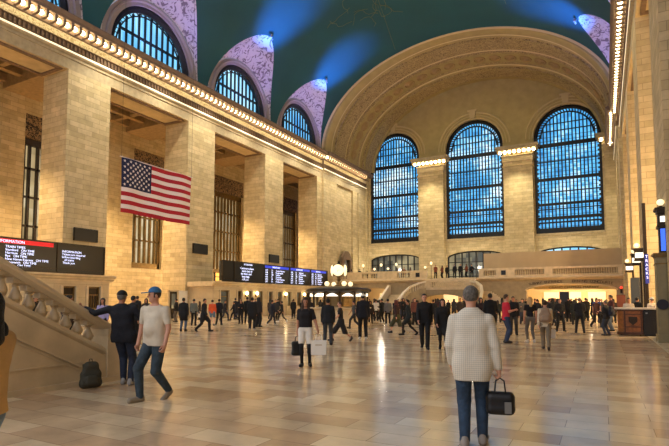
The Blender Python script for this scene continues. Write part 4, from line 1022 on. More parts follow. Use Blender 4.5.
def person_meshes(pose, top, bottom, hair, fem, vx, extra, key):
    if key in PCACHE: return PCACHE[key]
    p = dict(POSES[pose]) if isinstance(pose, str) else dict(pose); p['fem'] = fem; p.update(extra); J = skeleton(p); yaw = p.get('headyaw', 0)
    pts = np.array([v for k, v in J.items() if isinstance(v, np.ndarray) and v.shape == (3,) and k[:2] != 'fd']); lo = pts.min(0)-.3; hi = pts.max(0)+.3; lo[2] = min(-.03, lo[2]); hi[2] = max(J['head'][2]+.2, pts[:, 2].max()+.2)
    F = Field(lo, hi, vx); torso(F, J, p.get('w', 1)*.97, -.006, fem, p.get('belly', 0)*.8); arms(F, J, 0); legs(F, J, -.006)
    headsdf(F, J, yaw, vx < .012)
    for n, s in (('l', -1), ('r', 1)):
        h, t = foot_pts(J, n, s); F.cap(h, t, .03, .022, .02)
        if vx > .015: F.cap(J['wr'+n], J['wr'+n]+J['fd'+n]*.1, .03, .026, .02)
        else: hand(F, J, n, s, curl=p.get('curl'+n, .5))
    M = {'body': F.mesh('body')}
    cv = max(vx, .009) if vx < .015 else vx
    M['top'] = garment(J, top, lo, hi, cv, p); M['bottom'] = garment(J, bottom, lo, hi, cv, p)
    for n, s in (('l', -1), ('r', 1)):
        h, t = foot_pts(J, n, s); c = (h+t)/2; F = Field(c-.25, c+.25, min(vx, .012)); F.cap(h+V_(0,.0,.0), t, .048, .041, .02); F.cap(h+V_(0,.01,.03), h+V_(0,.02,.06), .045, .042, .02)
        z0 = min(h[2], t[2])-.04; M['shoe'+n] = F.mesh('shoe')
    if hair != 'none':
        h = J['head']; F = Field(h-V_(.16,.18,.34), h+V_(.16,.18,.2), min(vx, .012)); hairsdf(F, J, yaw, hair); M['hair'] = F.mesh('hair')
    M['J'] = J; PCACHE[key] = M; return M
def cloth(c, rough=.85): return mat('cloth_%d_%d_%d' % c, rgb(*c), rough, noise=.12, nscale=6, bump=.35, bscale=14)
SKIN = {'a': mat('skin_fair', rgb(206,150,122), .55), 'b': mat('skin_tan', rgb(172,118,88), .55), 'c': mat('skin_brown', rgb(112,72,52), .55)}
HAIRC = {'black': mat('hair_black', rgb(20,17,16), .6, bump=.5, bscale=60), 'brown': mat('hair_brown', rgb(62,42,28), .6, bump=.5, bscale=60), 'grey': mat('hair_grey', rgb(104,98,90), .7, noise=.45, nscale=40, bump=.6, bscale=60), 'blonde': mat('hair_blonde', rgb(190,156,104), .6, bump=.5, bscale=60), 'red': mat('hair_auburn', rgb(96,38,28), .6, bump=.5, bscale=60)}
TOPN = {'shirt': 'shirt', 'tee': 't_shirt', 'jacket': 'jacket', 'coat': 'coat', 'top': 'top', 'overshirt': 'shirt'}
BOTN = {'trousers': 'trousers', 'jeans': 'jeans', 'leggings': 'leggings', 'shorts': 'shorts', 'skirt': 'skirt', 'longskirt': 'skirt'}
def put(name, me, m, parent):
    o = bpy.data.objects.new(name, me); C.objects.link(o); o.parent = parent
    if not me.materials: me.materials.append(None)
    o.material_slots[0].link = 'OBJECT'; o.material_slots[0].material = m; return o
def person(label, x, y, face, pose='stand', top='jacket', tc=(20,20,24), bottom='trousers', bc=(22,22,26), hair='short', hc='black', skin='b', shoe=(24,22,22), h=1.75, fem=0, vx=.02, group=None, tmat=None, bmat=None, z=0, **ex):
    """face: compass direction the person faces, degrees anticlockwise from +X"""
    key = (str(pose), top, bottom, hair, fem, vx, str(sorted(ex.items())))
    M = person_meshes(pose, top, bottom, hair, fem, vx, ex, key)
    t = thing('person', label, 'person', (x, y, z), math.radians(face-90), group); t.scale = (h/1.75,)*3
    put('body', M['body'], SKIN[skin], t); put(TOPN[top], M['top'], tmat or cloth(tc), t); put(BOTN[bottom], M['bottom'], bmat or cloth(bc), t)
    put('shoe', M['shoel'], cloth(shoe, .6), t); put('shoe', M['shoer'], cloth(shoe, .6), t)
    if 'hair' in M: put('hair', M['hair'], HAIRC[hc], t)
    t['_j'] = 0; del t['_j']
    return t, M['J']
def world(t, p):                              # a point of the person's own frame in the hall
    a = t.rotation_euler[2]; s = t.scale[0]; x, y = p[0]*s, p[1]*s
    return V_(t.location[0]+x*math.cos(a)-y*math.sin(a), t.location[1]+x*math.sin(a)+y*math.cos(a), t.location[2]+p[2]*s)
def eyes(t, J, yaw=0):
    c, s = math.cos(yaw), math.sin(yaw)
    for q in (-1, 1):
        e = J['head']+V_(q*.03*c-.079*s, q*.03*s+.079*c, .012); o = MB().ball((0,0,0), .011, 8).build('eye', mat('eye', rgb(40,30,24), .2), t, smooth=True); o.location = e
def cap_hat(t, J, yaw, m, peak=True, name='cap'):
    h = J['head']; c, s = math.cos(yaw), math.sin(yaw); f = V_(-s, c, 0); F = Field(h-.25, h+.3, .007)
    F.ell(h+V_(0,0,.045)-f*.004, (.094,.108,.1), .01); F.clip(lambda X, Y, Z: (h[2]+.05)-Z)
    if peak: 
        F2 = Field(h-.25, h+.3, .006)
        F2.cap(h+f*.08+V_(0,0,.055), h+f*.155+V_(0,0,.043), .055, .05, .02); F2.clip(lambda X, Y, Z: np.maximum(np.abs(Z-(h[2]+.055-.12*np.maximum(0, ((X-h[0])*f[0]+(Y-h[1])*f[1])-.07)))-.008, .05-((X-h[0])*f[0]+(Y-h[1])*f[1])))
        F.V = np.minimum(F.V, .5)
    o = put(name, F.mesh(name), m, t)
    if peak: put('brim', F2.mesh('brim'), m, o)
    return o
def bag(name, label, cat, pts, w, hgt, dep, m, handle=.12, top=None, rz=0, extra=None):
    """a soft bag hanging from the point pts (its handle's top)"""
    t = thing(name, label, cat, pts, rz)
    F = Field((-w, -dep-.1, -handle-hgt-.1), (w, dep+.1, .05), .009)
    a = w/2-.04; F.cap((-a,0,-handle-.05), (a,0,-handle-.05), .045, None, .05, dep/.09)
    F.cap((-a,0,-handle-hgt+.05), (a,0,-handle-hgt+.05), .05, None, .05, dep/.09); 
    for i in range(5): zz = -handle-.05-(hgt-.1)*i/4; F.cap((-a,0,zz), (a,0,zz), .045, None, .04, dep/.09)
    put('body', F.mesh('body'), m, t)
    for q in (-1, 1):
        MB().tube([(-w*.22, q*dep*.3, -handle-.02), (-w*.16, q*dep*.2, -.03), (0, q*.004, 0), (w*.16, q*dep*.2, -.03), (w*.22, q*dep*.3, -handle-.02)], .008, 6).build('handle', m, t)
    return t
def paper_bag(label, pt, w, hh, d, m, rz, band=None):
    t = thing('shopping_bag', label, 'bag', pt, rz); mb = MB()
    z1 = -.16; z0 = z1-hh; mb.grid([[(-w/2,-d/2,z0),(w/2,-d/2,z0),(w/2,d/2,z0),(-w/2,d/2,z0),(-w/2,-d/2,z0)], [(-w/2-.01,-d/2,z1),(w/2+.01,-d/2,z1),(w/2+.01,d/2,z1),(-w/2-.01,d/2,z1),(-w/2-.01,-d/2,z1)]])
    mb.add([(-w/2,-d/2,z0),(w/2,-d/2,z0),(w/2,d/2,z0),(-w/2,d/2,z0)], [(0,1,2,3)]); mb.build('bag_body', m, t)
    for q in (-1, 1): MB().tube([(-.08, q*d/2, z1-.02), (-.06, q*d*.3, -.02), (0, q*.01, 0), (.06, q*d*.3, -.02), (.08, q*d/2, z1-.02)], .007, 6).build('handle', m, t)
    if band: MB().box(-w*.22, w*.22, -d/2-.003, -d/2, z1-hh*.34, z1-hh*.28).build('printed_line', band, t)
    return t
def backpack(label, pt, rz, m, s=1, standing=False, straps=True):
    t = thing('backpack', label, 'backpack', pt, rz); t.scale = (s,)*3
    F = Field((-.3,-.25,-.05), (.3,.25,.62), .01)
    F.cap((-.1,0,.1), (.1,0,.1), .095, None, .06, .8); F.cap((-.09,0,.25), (.09,0,.25), .09, None, .08, .8); F.cap((-.05,0,.4), (.05,0,.4), .08, None, .08, .8); F.cap((-.07,-.07,.16), (.07,-.07,.16), .065, None, .04, .8); F.clip(lambda X, Y, Z: .012-Z)
    put('body', F.mesh('body'), m, t)
    F = Field((-.2,-.25,.0), (.2,.1,.35), .01); F.cap((-.06,-.1,.12), (.06,-.1,.12), .06, None, .04, .6); F.cap((-.055,-.1,.2), (.055,-.1,.2), .05, None, .04, .6); put('pocket', F.mesh('pocket'), m, t)
    MB().tube([(-.03,.03,.47),(-.02,.04,.52),(.02,.04,.52),(.03,.03,.47)], .008, 6).build('loop', m, t)
    if straps:
        for q in (-1, 1): MB().tube([(q*.07,.06,.43),(q*.1,.12,.42),(q*.11,.13,.25),(q*.1,.07,.1)], .014, 6).build('strap', m, t)
    return t
# ---- foreground people
CHK = bpy.data.materials.new('check_shirt'); CHK.use_nodes = True
nt = CHK.node_tree; N = nt.nodes; L = nt.links; b_ = N['Principled BSDF']; tc_ = N.new('ShaderNodeTexCoord'); sp = N.new('ShaderNodeSeparateXYZ'); L.new(tc_.outputs['Object'], sp.inputs[0])
def stripes(sock, per, wd):
    a = N.new('ShaderNodeMath'); a.operation = 'DIVIDE'; a.inputs[1].default_value = per*1.05; L.new(sock, a.inputs[0])
    f = N.new('ShaderNodeMath'); f.operation = 'FRACT'; L.new(a.outputs[0], f.inputs[0]); g = N.new('ShaderNodeMath'); g.operation = 'LESS_THAN'; g.inputs[1].default_value = wd; L.new(f.outputs[0], g.inputs[0]); return g.outputs[0]
xy = N.new('ShaderNodeMath'); xy.operation = 'ADD'; L.new(sp.outputs['X'], xy.inputs[0]); L.new(sp.outputs['Y'], xy.inputs[1])
s1 = stripes(sp.outputs['X'], .021, .22); s2 = stripes(sp.outputs['Z'], .021, .22)
ad = N.new('ShaderNodeMath'); ad.operation = 'ADD'; L.new(s1, ad.inputs[0]); L.new(s2, ad.inputs[1])
rp = N.new('ShaderNodeValToRGB'); rp.color_ramp.elements[0].color = rgb(226,216,196); rp.color_ramp.elements[1].color = rgb(168,160,146)
hf = N.new('ShaderNodeMath'); hf.operation = 'MULTIPLY'; hf.inputs[1].default_value = .5; L.new(ad.outputs[0], hf.inputs[0]); L.new(hf.outputs[0], rp.inputs['Fac']); L.new(rp.outputs['Color'], b_.inputs['Base Color']); b_.inputs['Roughness'].default_value = .85
nz = N.new('ShaderNodeTexNoise'); nz.inputs['Scale'].default_value = 7; nz.inputs['Detail'].default_value = 3; L.new(tc_.outputs['Object'], nz.inputs['Vector']); bp_ = N.new('ShaderNodeBump'); bp_.inputs['Strength'].default_value = .35; bp_.inputs['Distance'].default_value = .05; L.new(nz.outputs['Fac'], bp_.inputs['Height']); L.new(bp_.outputs['Normal'], b_.inputs['Normal'])
DENIM = mat('denim_blue', rgb(42,62,84), .85, noise=.3, nscale=9, bump=.5, bscale=18); DENIMD = mat('denim_dark', rgb(34,42,60), .85, noise=.25, nscale=9, bump=.5, bscale=18); DENIML = mat('denim_light', rgb(120,140,160), .85, noise=.2, nscale=9, bump=.5, bscale=18)
P0 = dict(footl=(-.085,-.06,0), footr=(.10,.12,.0), arml=(-.2,.12,-1), armr=(.24,-.02,-1), forel=(.05,.55,-1), forer=(.12,.12,-1), w=1.03, curlr=1.25, shz=.455)
t, J = person('grey-haired man in a pale checked shirt and blue jeans walking away', -1.32, 5.66, 102, P0, 'overshirt', bottom='jeans', bmat=DENIM, tmat=CHK, hair='short', hc='grey', skin='a', shoe=(150,140,130), h=1.75, vx=.0065, belly=.02, hem=-.07)
wp = world(t, J['wrr']+J['fdr']*.105)
BG = mat('black_leather', rgb(20,19,20), .45)
b1 = bag('shoulder_bag', 'black bag with a pale side pocket carried by the man in the checked shirt', 'bag', tuple(wp-V_(0,0,.0)), .27, .24, .12, BG, .15, rz=math.radians(12))
MB().box(.04,.11,-.112,-.095,-.36,-.24).build('pocket', mat('grey_mesh', rgb(120,116,110), .7), b1)
# man in the white shirt and blue cap
P1 = dict(footl=(-.06,-.22,.05), pitchl=.5, footr=(.10,.20,0), arml=(-.24,.02,-1), armr=(.26,-.05,-1), forel=(-.05,.35,-1), forer=(.05,.2,-1), lean=(0,.02), drop=.02, w=1.26, curll=.9, curlr=.9)
t, J = person('man in a blue cap, cream T-shirt and dark jeans walking across', -6.43, 5.78, -88, P1, 'tee', (214,200,176), 'jeans', bmat=mat('denim_teal', rgb(52,66,76), .85, noise=.3, nscale=9, bump=.5, bscale=18), hair='short', hc='brown', skin='a', shoe=(146,132,112), h=1.82, vx=.0065, belly=.018, headyaw=-.5, hem=.03)
eyes(t, J, -.5); cap_hat(t, J, -.5, mat('cap_blue', rgb(52,104,150), .8))
# man leaning on the stair rail
P2 = dict(footl=(-.02,.10,0), footr=(.15,-.03,0), arml=(-1,.2,-.28), armr=(.75,.1,-1), forel=(-1,.3,.42), forer=(-.1,1,.1), lean=(-.13,.02), w=1.3)
t, J = person('man in a black cap and dark jacket resting one arm on the stair rail', -8.12, 6.55, 122, P2, 'jacket', (16,17,26), 'jeans', bmat=DENIMD, hair='short', hc='grey', skin='b', shoe=(150,146,140), h=1.78, vx=.009, belly=.03, hem=-.04)
cap_hat(t, J, 0, mat('cap_black', rgb(18,18,20), .8))
backpack('olive grey backpack standing on the floor against the stair wall', (-8.28, 5.98, 0.0), math.radians(70), mat('olive_nylon', rgb(58,56,44), .7, bump=.4, bscale=12), 1.02)
# person cut by the left edge
P3 = dict(footl=(-.10,-.1,0), footr=(.11,.1,0), arml=(-.1,.35,-1), armr=(.1,.3,-1), forel=(.1,.9,-.2), forer=(-.1,.9,-.25), w=.95, lean=(0,-.08))
t, J = person('person in a mustard jacket and pale jeans cut off by the left edge', -3.50, 1.735, 200, P3, 'jacket', (206,164,104), 'jeans', bmat=DENIML, hair='long', hc='black', skin='b', h=1.66, vx=.008, hem=.09)
o = Field(J['neck']-.25, J['neck']+.25, .012); o.cap(J['neck']-V_(.05,0,.02), J['neck']+V_(.05,0,-.01), .095, None, .03); put('scarf', o.mesh('scarf'), cloth((16,16,18)), t)
# woman in white shorts
P4 = dict(footl=(-.11,.0,0), footr=(.09,.06,0), arml=(-.35,.12,-1), armr=(.12,.0,-1), forel=(-.25,.45,-.8), forer=(.05,.05,-1), fem=1, w=.9, lean=(.0,.0), curll=1.2, curlr=1.2)
t, J = person('long-haired woman in a black top, white shorts and black tights facing the camera', -6.48, 10.5, -62, P4, 'tee', (24,20,22), 'shorts', (226,216,200), 'long', 'brown', 'b', h=1.66, fem=1, vx=.009, hem=.17)
eyes(t, J)
F = Field((-.35,-.5,0),(.35,.5,1.0), .012); legs(F, J, .0); F.clip(lambda X, Y, Z: Z-.86); put('tights', F.mesh('tights'), cloth((24,20,22)), t)
wl = world(t, J['wrl']+J['fdl']*.1); wr_ = world(t, J['wrr']+J['fdr']*.1)
paper_bag('large white paper shopping bag carried by the woman in white shorts', tuple(wl), .36, .34, .14, mat('white_paper', rgb(236,228,214), .6), math.radians(28), mat('gold_print', rgb(180,150,90), .5))
bag('tote_bag', 'black tote bag hanging low from the hand of the woman in white shorts', 'bag', tuple(wr_), .26, .34, .1, BG, .13, rz=math.radians(40))
# ---- crowd: (label, x, y, facing, pose, top, colour, bottom, colour, hair, hair colour, skin, height, fem, shoe)
K = (13,13,16); NV = (18,21,34); BN = -62; FA = 118   # towards / away from the camera side
CROWD = [
 ('dark-clad person half hidden beside the white notice board', -28.2, 27.3, 200, 'hips', 'jacket', K, 'trousers', (96,84,70), 'short', 'black', 'b', 1.72, 0, K),
 ('person in a long black jacket and faded jeans before the stone corner', -19.57, 19.44, FA, 'stand', 'coat', K, 'jeans', (70,84,104), 'short', 'black', 'b', 1.73, 0, K),
 ('person in a grey-green shirt and black trousers facing the ticket office', -23.28, 24.02, FA, 'stand', 'shirt', (92,96,88), 'trousers', K, 'short', 'black', 'b', 1.70, 0, K),
 ('short person in dark clothes with a white bag next to the grey-shirted one', -29.4, 31.0, 240, 'stand', 'jacket', (40,38,40), 'trousers', K, 'long', 'black', 'b', 1.52, 1, K),
 ('man in a long dark suit stepping right before the bronze door', -18.32, 19.63, 20, 'walk', 'coat', (18,18,22), 'trousers', K, 'short', 'black', 'b', 1.73, 0, K),
 ('person in a bright orange top and blue denim shorts near the bronze door', -22.23, 24.59, FA, 'stand', 'shirt', (214,84,36), 'shorts', (96,120,140), 'bun', 'black', 'a', 1.64, 1, (60,60,64)),
 ('person in navy right next to the orange top', -22.37, 25.4, FA, 'wide', 'jacket', NV, 'trousers', K, 'short', 'black', 'b', 1.70, 0, K),
 ('slim dark figure walking right behind the person in navy', -26.9, 31.2, 20, 'walk', 'jacket', (36,34,40), 'jeans', (36,42,58), 'short', 'brown', 'b', 1.64, 0, K),
 ('person in a navy jacket striding left below the lit wall lamps', -26.9, 32.4, 200, 'stride', 'jacket', NV, 'jeans', NV, 'short', 'black', 'b', 1.58, 0, K),
 ('person holding white papers at chest height in front of the office windows', -22.4, 27.7, -60, 'phone', 'jacket', K, 'trousers', K, 'short', 'black', 'b', 1.6, 0, K),
 ('tall black-clad man just left of the big dark coat', -22.5, 28.5, FA, 'stand', 'jacket', K, 'trousers', K, 'short', 'black', 'b', 1.84, 0, K),
 ('broad person in a long black coat seen from behind, middle of the office windows', -16.93, 21.88, FA, 'stand', 'coat', (14,14,17), 'trousers', K, 'short', 'black', 'b', 1.76, 0, (150,144,140)),
 ('dark-haired person close behind the long black coat on its right', -18.52, 24.53, 90, 'stand', 'jacket', (30,24,24), 'trousers', K, 'long', 'black', 'b', 1.8, 1, K),
 ('person in a blue-black jacket standing over a wheeled suitcase', -19.2, 26.87, 60, 'walk', 'jacket', (26,30,44), 'jeans', (32,36,50), 'short', 'black', 'b', 1.66, 0, (190,186,180)),
 ('figure in charcoal behind the suitcase owner', -23.9, 34.0, -60, 'stand', 'jacket', (40,40,44), 'trousers', K, 'short', 'brown', 'a', 1.66, 0, K),
 ('person in black with white sneakers walking by the last ticket windows', -21.25, 31.07, 200, 'walk', 'jacket', K, 'leggings', K, 'bun', 'black', 'b', 1.58, 1, (226,222,214)),
 ('dark figure far off between the white sneakers and the woman in white shorts', -25.2, 38.7, FA, 'stand', 'jacket', K, 'trousers', K, 'short', 'black', 'b', 1.72, 0, K),
 ('man in a black jacket and grey trousers right behind the white shopping bag', -8.82, 15.83, FA, 'stand', 'jacket', (22,24,28), 'trousers', (52,54,58), 'short', 'black', 'b', 1.66, 0, K),
 ('woman in a black pleated skirt striding left, brown hair', -9.23, 17.63, 208, 'stride', 'tee', (30,26,26), 'longskirt', (34,30,30), 'short', 'brown', 'a', 1.62, 1, (60,44,36)),
 ('person with a grey shirt and dark rucksack beyond the skirted woman', -12.9, 26.3, 215, 'walk', 'tee', (70,74,74), 'trousers', (40,38,38), 'short', 'black', 'b', 1.63, 0, K),
 ('very tall man in long black clothes with a white cap and white shoes', -8.9, 18.98, FA, 'stand', 'jacket', (18,18,26), 'trousers', K, 'short', 'black', 'b', 1.86, 0, (222,218,210)),
 ('short person in brown-black right of the tall man in the white cap', -14.1, 31.3, -70, 'stand', 'jacket', (44,34,30), 'trousers', K, 'long', 'black', 'b', 1.56, 1, K),
 ('person in a white shirt right of the information booth', -15.8, 36.1, FA, 'stand', 'shirt', (214,208,196), 'trousers', K, 'short', 'black', 'b', 1.7, 0, K),
 ('black-clad person with raised forearms by the pale side stair', -14.0, 33.1, 160, 'phone', 'jacket', K, 'trousers', K, 'short', 'black', 'b', 1.72, 0, (210,206,200)),
 ('person in a grey shirt and black trousers by the pale side stair', -12.53, 30.58, FA, 'stand', 'shirt', (104,100,96), 'trousers', K, 'short', 'black', 'b', 1.7, 0, (210,206,200)),
 ('auburn-haired woman in an olive skirt left of the man walking toward us', -9.06, 23.27, 170, 'walk', 'jacket', (58,34,34), 'longskirt', (66,66,44), 'long', 'red', 'a', 1.66, 1, K),
 ('person in a dark green-black coat walking left, next to the olive skirt', -8.05, 22.19, 200, 'walk', 'coat', (26,30,28), 'leggings', K, 'short', 'black', 'b', 1.67, 1, K),
 ('person in a rust jacket beside the foot of the grand stair', -10.97, 31.4, -60, 'stand', 'jacket', (110,62,48), 'trousers', K, 'short', 'brown', 'a', 1.74, 0, K),
 ('man in an open black jacket walking towards the camera below the grand stair', -5.33, 16.23, -72, 'walk', 'jacket', (17,17,20), 'trousers', (16,16,18), 'short', 'black', 'a', 1.86, 0, K),
 ('woman in a black coat left of the checked shirt, facing us', -4.65, 16.01, -72, 'walk', 'coat', (18,16,18), 'leggings', K, 'long', 'black', 'a', 1.68, 1, K),
 ('dark figure in the glow of the stair arch', -9.9, 32.0, FA, 'stand', 'jacket', K, 'trousers', K, 'short', 'black', 'b', 1.66, 0, K),
 ('second dark figure in the glow of the stair arch, farther right', -9.4, 37.0, -60, 'stand', 'jacket', (50,40,36), 'trousers', K, 'short', 'black', 'b', 1.76, 0, K),
 ('large man in black right behind the shoulder of the checked shirt', -4.1, 20.98, FA, 'wide', 'coat', (14,14,16), 'trousers', K, 'short', 'black', 'b', 1.88, 0, K),
 ('dark-clad person between the checked shirt and the large man in black', -5.1, 23.8, -60, 'stand', 'jacket', (40,22,24), 'trousers', K, 'long', 'black', 'b', 1.72, 1, K),
 ('man in a red T-shirt and blue jeans looking right', -3.3, 19.75, 30, 'phone', 'tee', (196,34,56), 'jeans', (44,58,84), 'short', 'brown', 'a', 1.82, 0, (40,36,36)),
 ('blonde woman in a black top and grey trousers seen from behind', -2.5, 20.35, FA, 'stand', 'top', (22,20,22), 'leggings', (106,98,88), 'long', 'blonde', 'a', 1.72, 1, (216,206,190)),
 ('dark figure between the red T-shirt and the blonde woman', -3.75, 24.5, -80, 'stand', 'jacket', K, 'trousers', (50,46,42), 'short', 'black', 'b', 1.78, 0, K),
 ('person in a cream shirt and khaki trousers walking away with a tan backpack', -1.73, 17.78, 96, 'walk', 'shirt', (206,190,164), 'trousers', (124,110,90), 'bun', 'brown', 'a', 1.64, 1, (48,36,30)),
 ('man in a dark suit with a white shirt front right of the tan backpack', -2.05, 28.42, -70, 'wide', 'jacket', (24,24,28), 'trousers', K, 'short', 'black', 'a', 1.68, 0, K),
 ('lone dark figure far away left of the tan backpack', -5.3, 49.0, 90, 'stand', 'coat', K, 'trousers', K, 'short', 'black', 'b', 1.6, 0, K),
 ('far figure in blue-black right of the tan backpack', -3.5, 40.7, -80, 'stand', 'jacket', NV, 'trousers', K, 'short', 'brown', 'a', 1.78, 0, K),
 ('man in a black jacket and black jeans standing with feet apart, seen from behind', -1.09, 27.58, 95, 'wide', 'jacket', (26,26,30), 'jeans', (26,28,34), 'short', 'grey', 'a', 1.73, 0, K),
 ('far figure in a long black coat right of the man with feet apart', -1.3, 44.2, 90, 'stand', 'coat', K, 'trousers', K, 'short', 'black', 'b', 1.8, 0, K),
 ('far figure in a royal blue top left of the bearded man', -.5, 40.6, 90, 'stand', 'tee', (44,66,130), 'trousers', (60,60,70), 'short', 'brown', 'a', 1.8, 0, K),
 ('person in a black puffy jacket with a pale scarf bending over, left of the desk', .06, 26.2, 150, 'phone', 'jacket', (30,32,38), 'jeans', (56,62,76), 'short', 'grey', 'a', 1.6, 0, (60,50,44)),
 ('tall bearded man in maroon and denim left of the desk', .31, 30.1, 200, 'stand', 'jacket', (74,36,36), 'jeans', (86,98,112), 'short', 'black', 'b', 1.87, 0, K),
 ('far tall dark figure near the dark kiosk', -2.37, 41.3, 90, 'stand', 'jacket', K, 'trousers', K, 'short', 'black', 'b', 1.84, 0, K),
 ('black-clad person leaning near the stone corner behind the white cap man', -24.6, 20.7, 100, 'hips', 'jacket', K, 'trousers', K, 'short', 'black', 'b', 1.86, 0, K),
 ('person with long dark hair behind the stair leaner and the blue cap', -22.9, 19.9, -60, 'phone', 'jacket', (46,36,32), 'trousers', K, 'long', 'black', 'b', 1.7, 1, K),
 ('dark-clad person seen through the balusters, nearest the stair foot', -15.2, 12.6, 90, 'stand', 'jacket', K, 'trousers', K, 'short', 'black', 'b', 1.76, 0, K),
 ('person in a lilac top seen through the balusters of the stair', -17.4, 13.0, -60, 'stand', 'shirt', (150,140,180), 'trousers', K, 'long', 'black', 'b', 1.68, 1, K),
 ('black-coated person seen through the middle balusters', -18.6, 12.4, 90, 'wide', 'coat', K, 'trousers', K, 'short', 'black', 'b', 1.8, 0, K),
 ('dark-clad person seen through the balusters near the left edge', -20.6, 12.2, 30, 'stand', 'coat', (30,28,30), 'trousers', K, 'short', 'brown', 'b', 1.78, 0, K),
 ('person in brown seen through the upper balusters', -16.6, 11.0, 120, 'phone', 'jacket', (60,48,40), 'trousers', K, 'short', 'black', 'b', 1.78, 0, K),
 ('person in a white shirt standing behind the desk, left of the other two', 1.05, 28.6, -90, 'stand', 'shirt', (206,196,180), 'trousers', K, 'short', 'black', 'b', 1.72, 0, K),
 ('person in black behind the middle of the desk', 1.42, 28.9, 60, 'phone', 'jacket', K, 'trousers', K, 'short', 'black', 'b', 1.76, 0, K),
 ('man in a white cap and white shirt with a dark strap behind the black cabinet', 2.02, 28.3, 120, 'stand', 'shirt', (222,212,198), 'trousers', (60,56,50), 'short', 'grey', 'a', 1.74, 0, K),
]
PT = []
for c in CROWD:
    lab, x, y, f, pose, top, tc, bo, bc, ha, hc, sk, h, fem, sh = c
    near = y < 20.5 and x > -12
    t, J = person(lab, x, y, f, pose, top, tc, bo, bc, ha, hc, sk, sh, h, fem, .0125 if near else .02)
    PT.append((t, J))
    if near and -120 < f < -20: eyes(t, J)
def find(s): return next(q for q in PT if s in q[0]['label'])
t, J = find('white cap and white shoes'); cap_hat(t, J, 0, mat('cap_white', rgb(226,222,214), .8))
t, J = find('white cap and white shirt'); cap_hat(t, J, 0, mat('cap_white', rgb(226,222,214), .8))
F = Field((-.3,-.3,.9), (.3,.3,1.6), .012); a = J['shl']; b = J['pelvis']+V_(.1,0,.05)
MB().tube([J['shr']+V_(-.05,.02,.085), J['chest']+V_(.03,.145,.03), J['pelvis']+V_(-.1,.15,.08)], .018, 5).build('strap', BLACK, t); MB().tube([J['shr']+V_(-.05,-.02,.085), J['chest']+V_(.03,-.14,.03), J['pelvis']+V_(-.1,-.14,.08)], .018, 5).build('strap', BLACK, t)
t, J = find('tan backpack'); q = world(t, J['pelvis']+V_(0,-.25,.06)); backpack('tan backpack worn by the person in khaki trousers', tuple(q), t.rotation_euler[2], mat('tan_nylon', rgb(150,124,100), .7, bump=.3, bscale=10), 1.0)
q = world(t, J['wrr']+J['fdr']*.09); bag('plastic_bag', 'white plastic bag held low by the person with the tan backpack', 'bag', tuple(q), .26, .3, .1, mat('white_plastic', rgb(222,214,204), .4), .12, rz=t.rotation_euler[2])
t, J = find('grey shirt and dark rucksack'); q = world(t, J['pelvis']+V_(0,-.24,.06)); backpack('black rucksack worn by the person beyond the skirted woman', tuple(q), t.rotation_euler[2], cloth((20,20,22)), 1.0)
t, J = find('puffy jacket'); q = world(t, J['pelvis']+V_(0,-.26,.04)); backpack('dark blue rucksack on the person left of the desk', tuple(q), t.rotation_euler[2], cloth((26,34,52)), .95)
t, J = find('short person in dark clothes with a white bag'); q = world(t, J['wrl']+J['fdl']*.09); paper_bag('small white bag held beside the man in the dark suit', tuple(q), .3, .3, .12, mat('white_paper', rgb(236,228,214), .6), 0)
t = thing('suitcase', 'black wheeled suitcase standing in front of the ticket windows', 'suitcase', (-19.9, 26.2, 0), .6)
mb = MB(); mb.prism([(-.22,.08),(-.2,.06),(.2,.06),(.22,.08),(.22,.62),(.2,.64),(-.2,.64),(-.22,.62)], 'Y', -.13, .13)
for i in range(5): mb.box(-.17+i*.08, -.15+i*.08, -.14, .14, .1, .6)
mb.build('shell', BLACK, t); MB().tube([(-.1,.08,.62),(-.1,.08,.98),(.1,.08,.98),(.1,.08,.62)], .01, 6).build('handle', mat('dull_steel', rgb(150,150,150), .4, .6), t)
for x in (-.18, .18):
    for y in (-.1, .1): MB().lathe([(.001,-.012),(.032,-.012),(.032,.012),(.001,.012)], (x, y, .032), 10, 'X').build('wheel', BLACK, t)
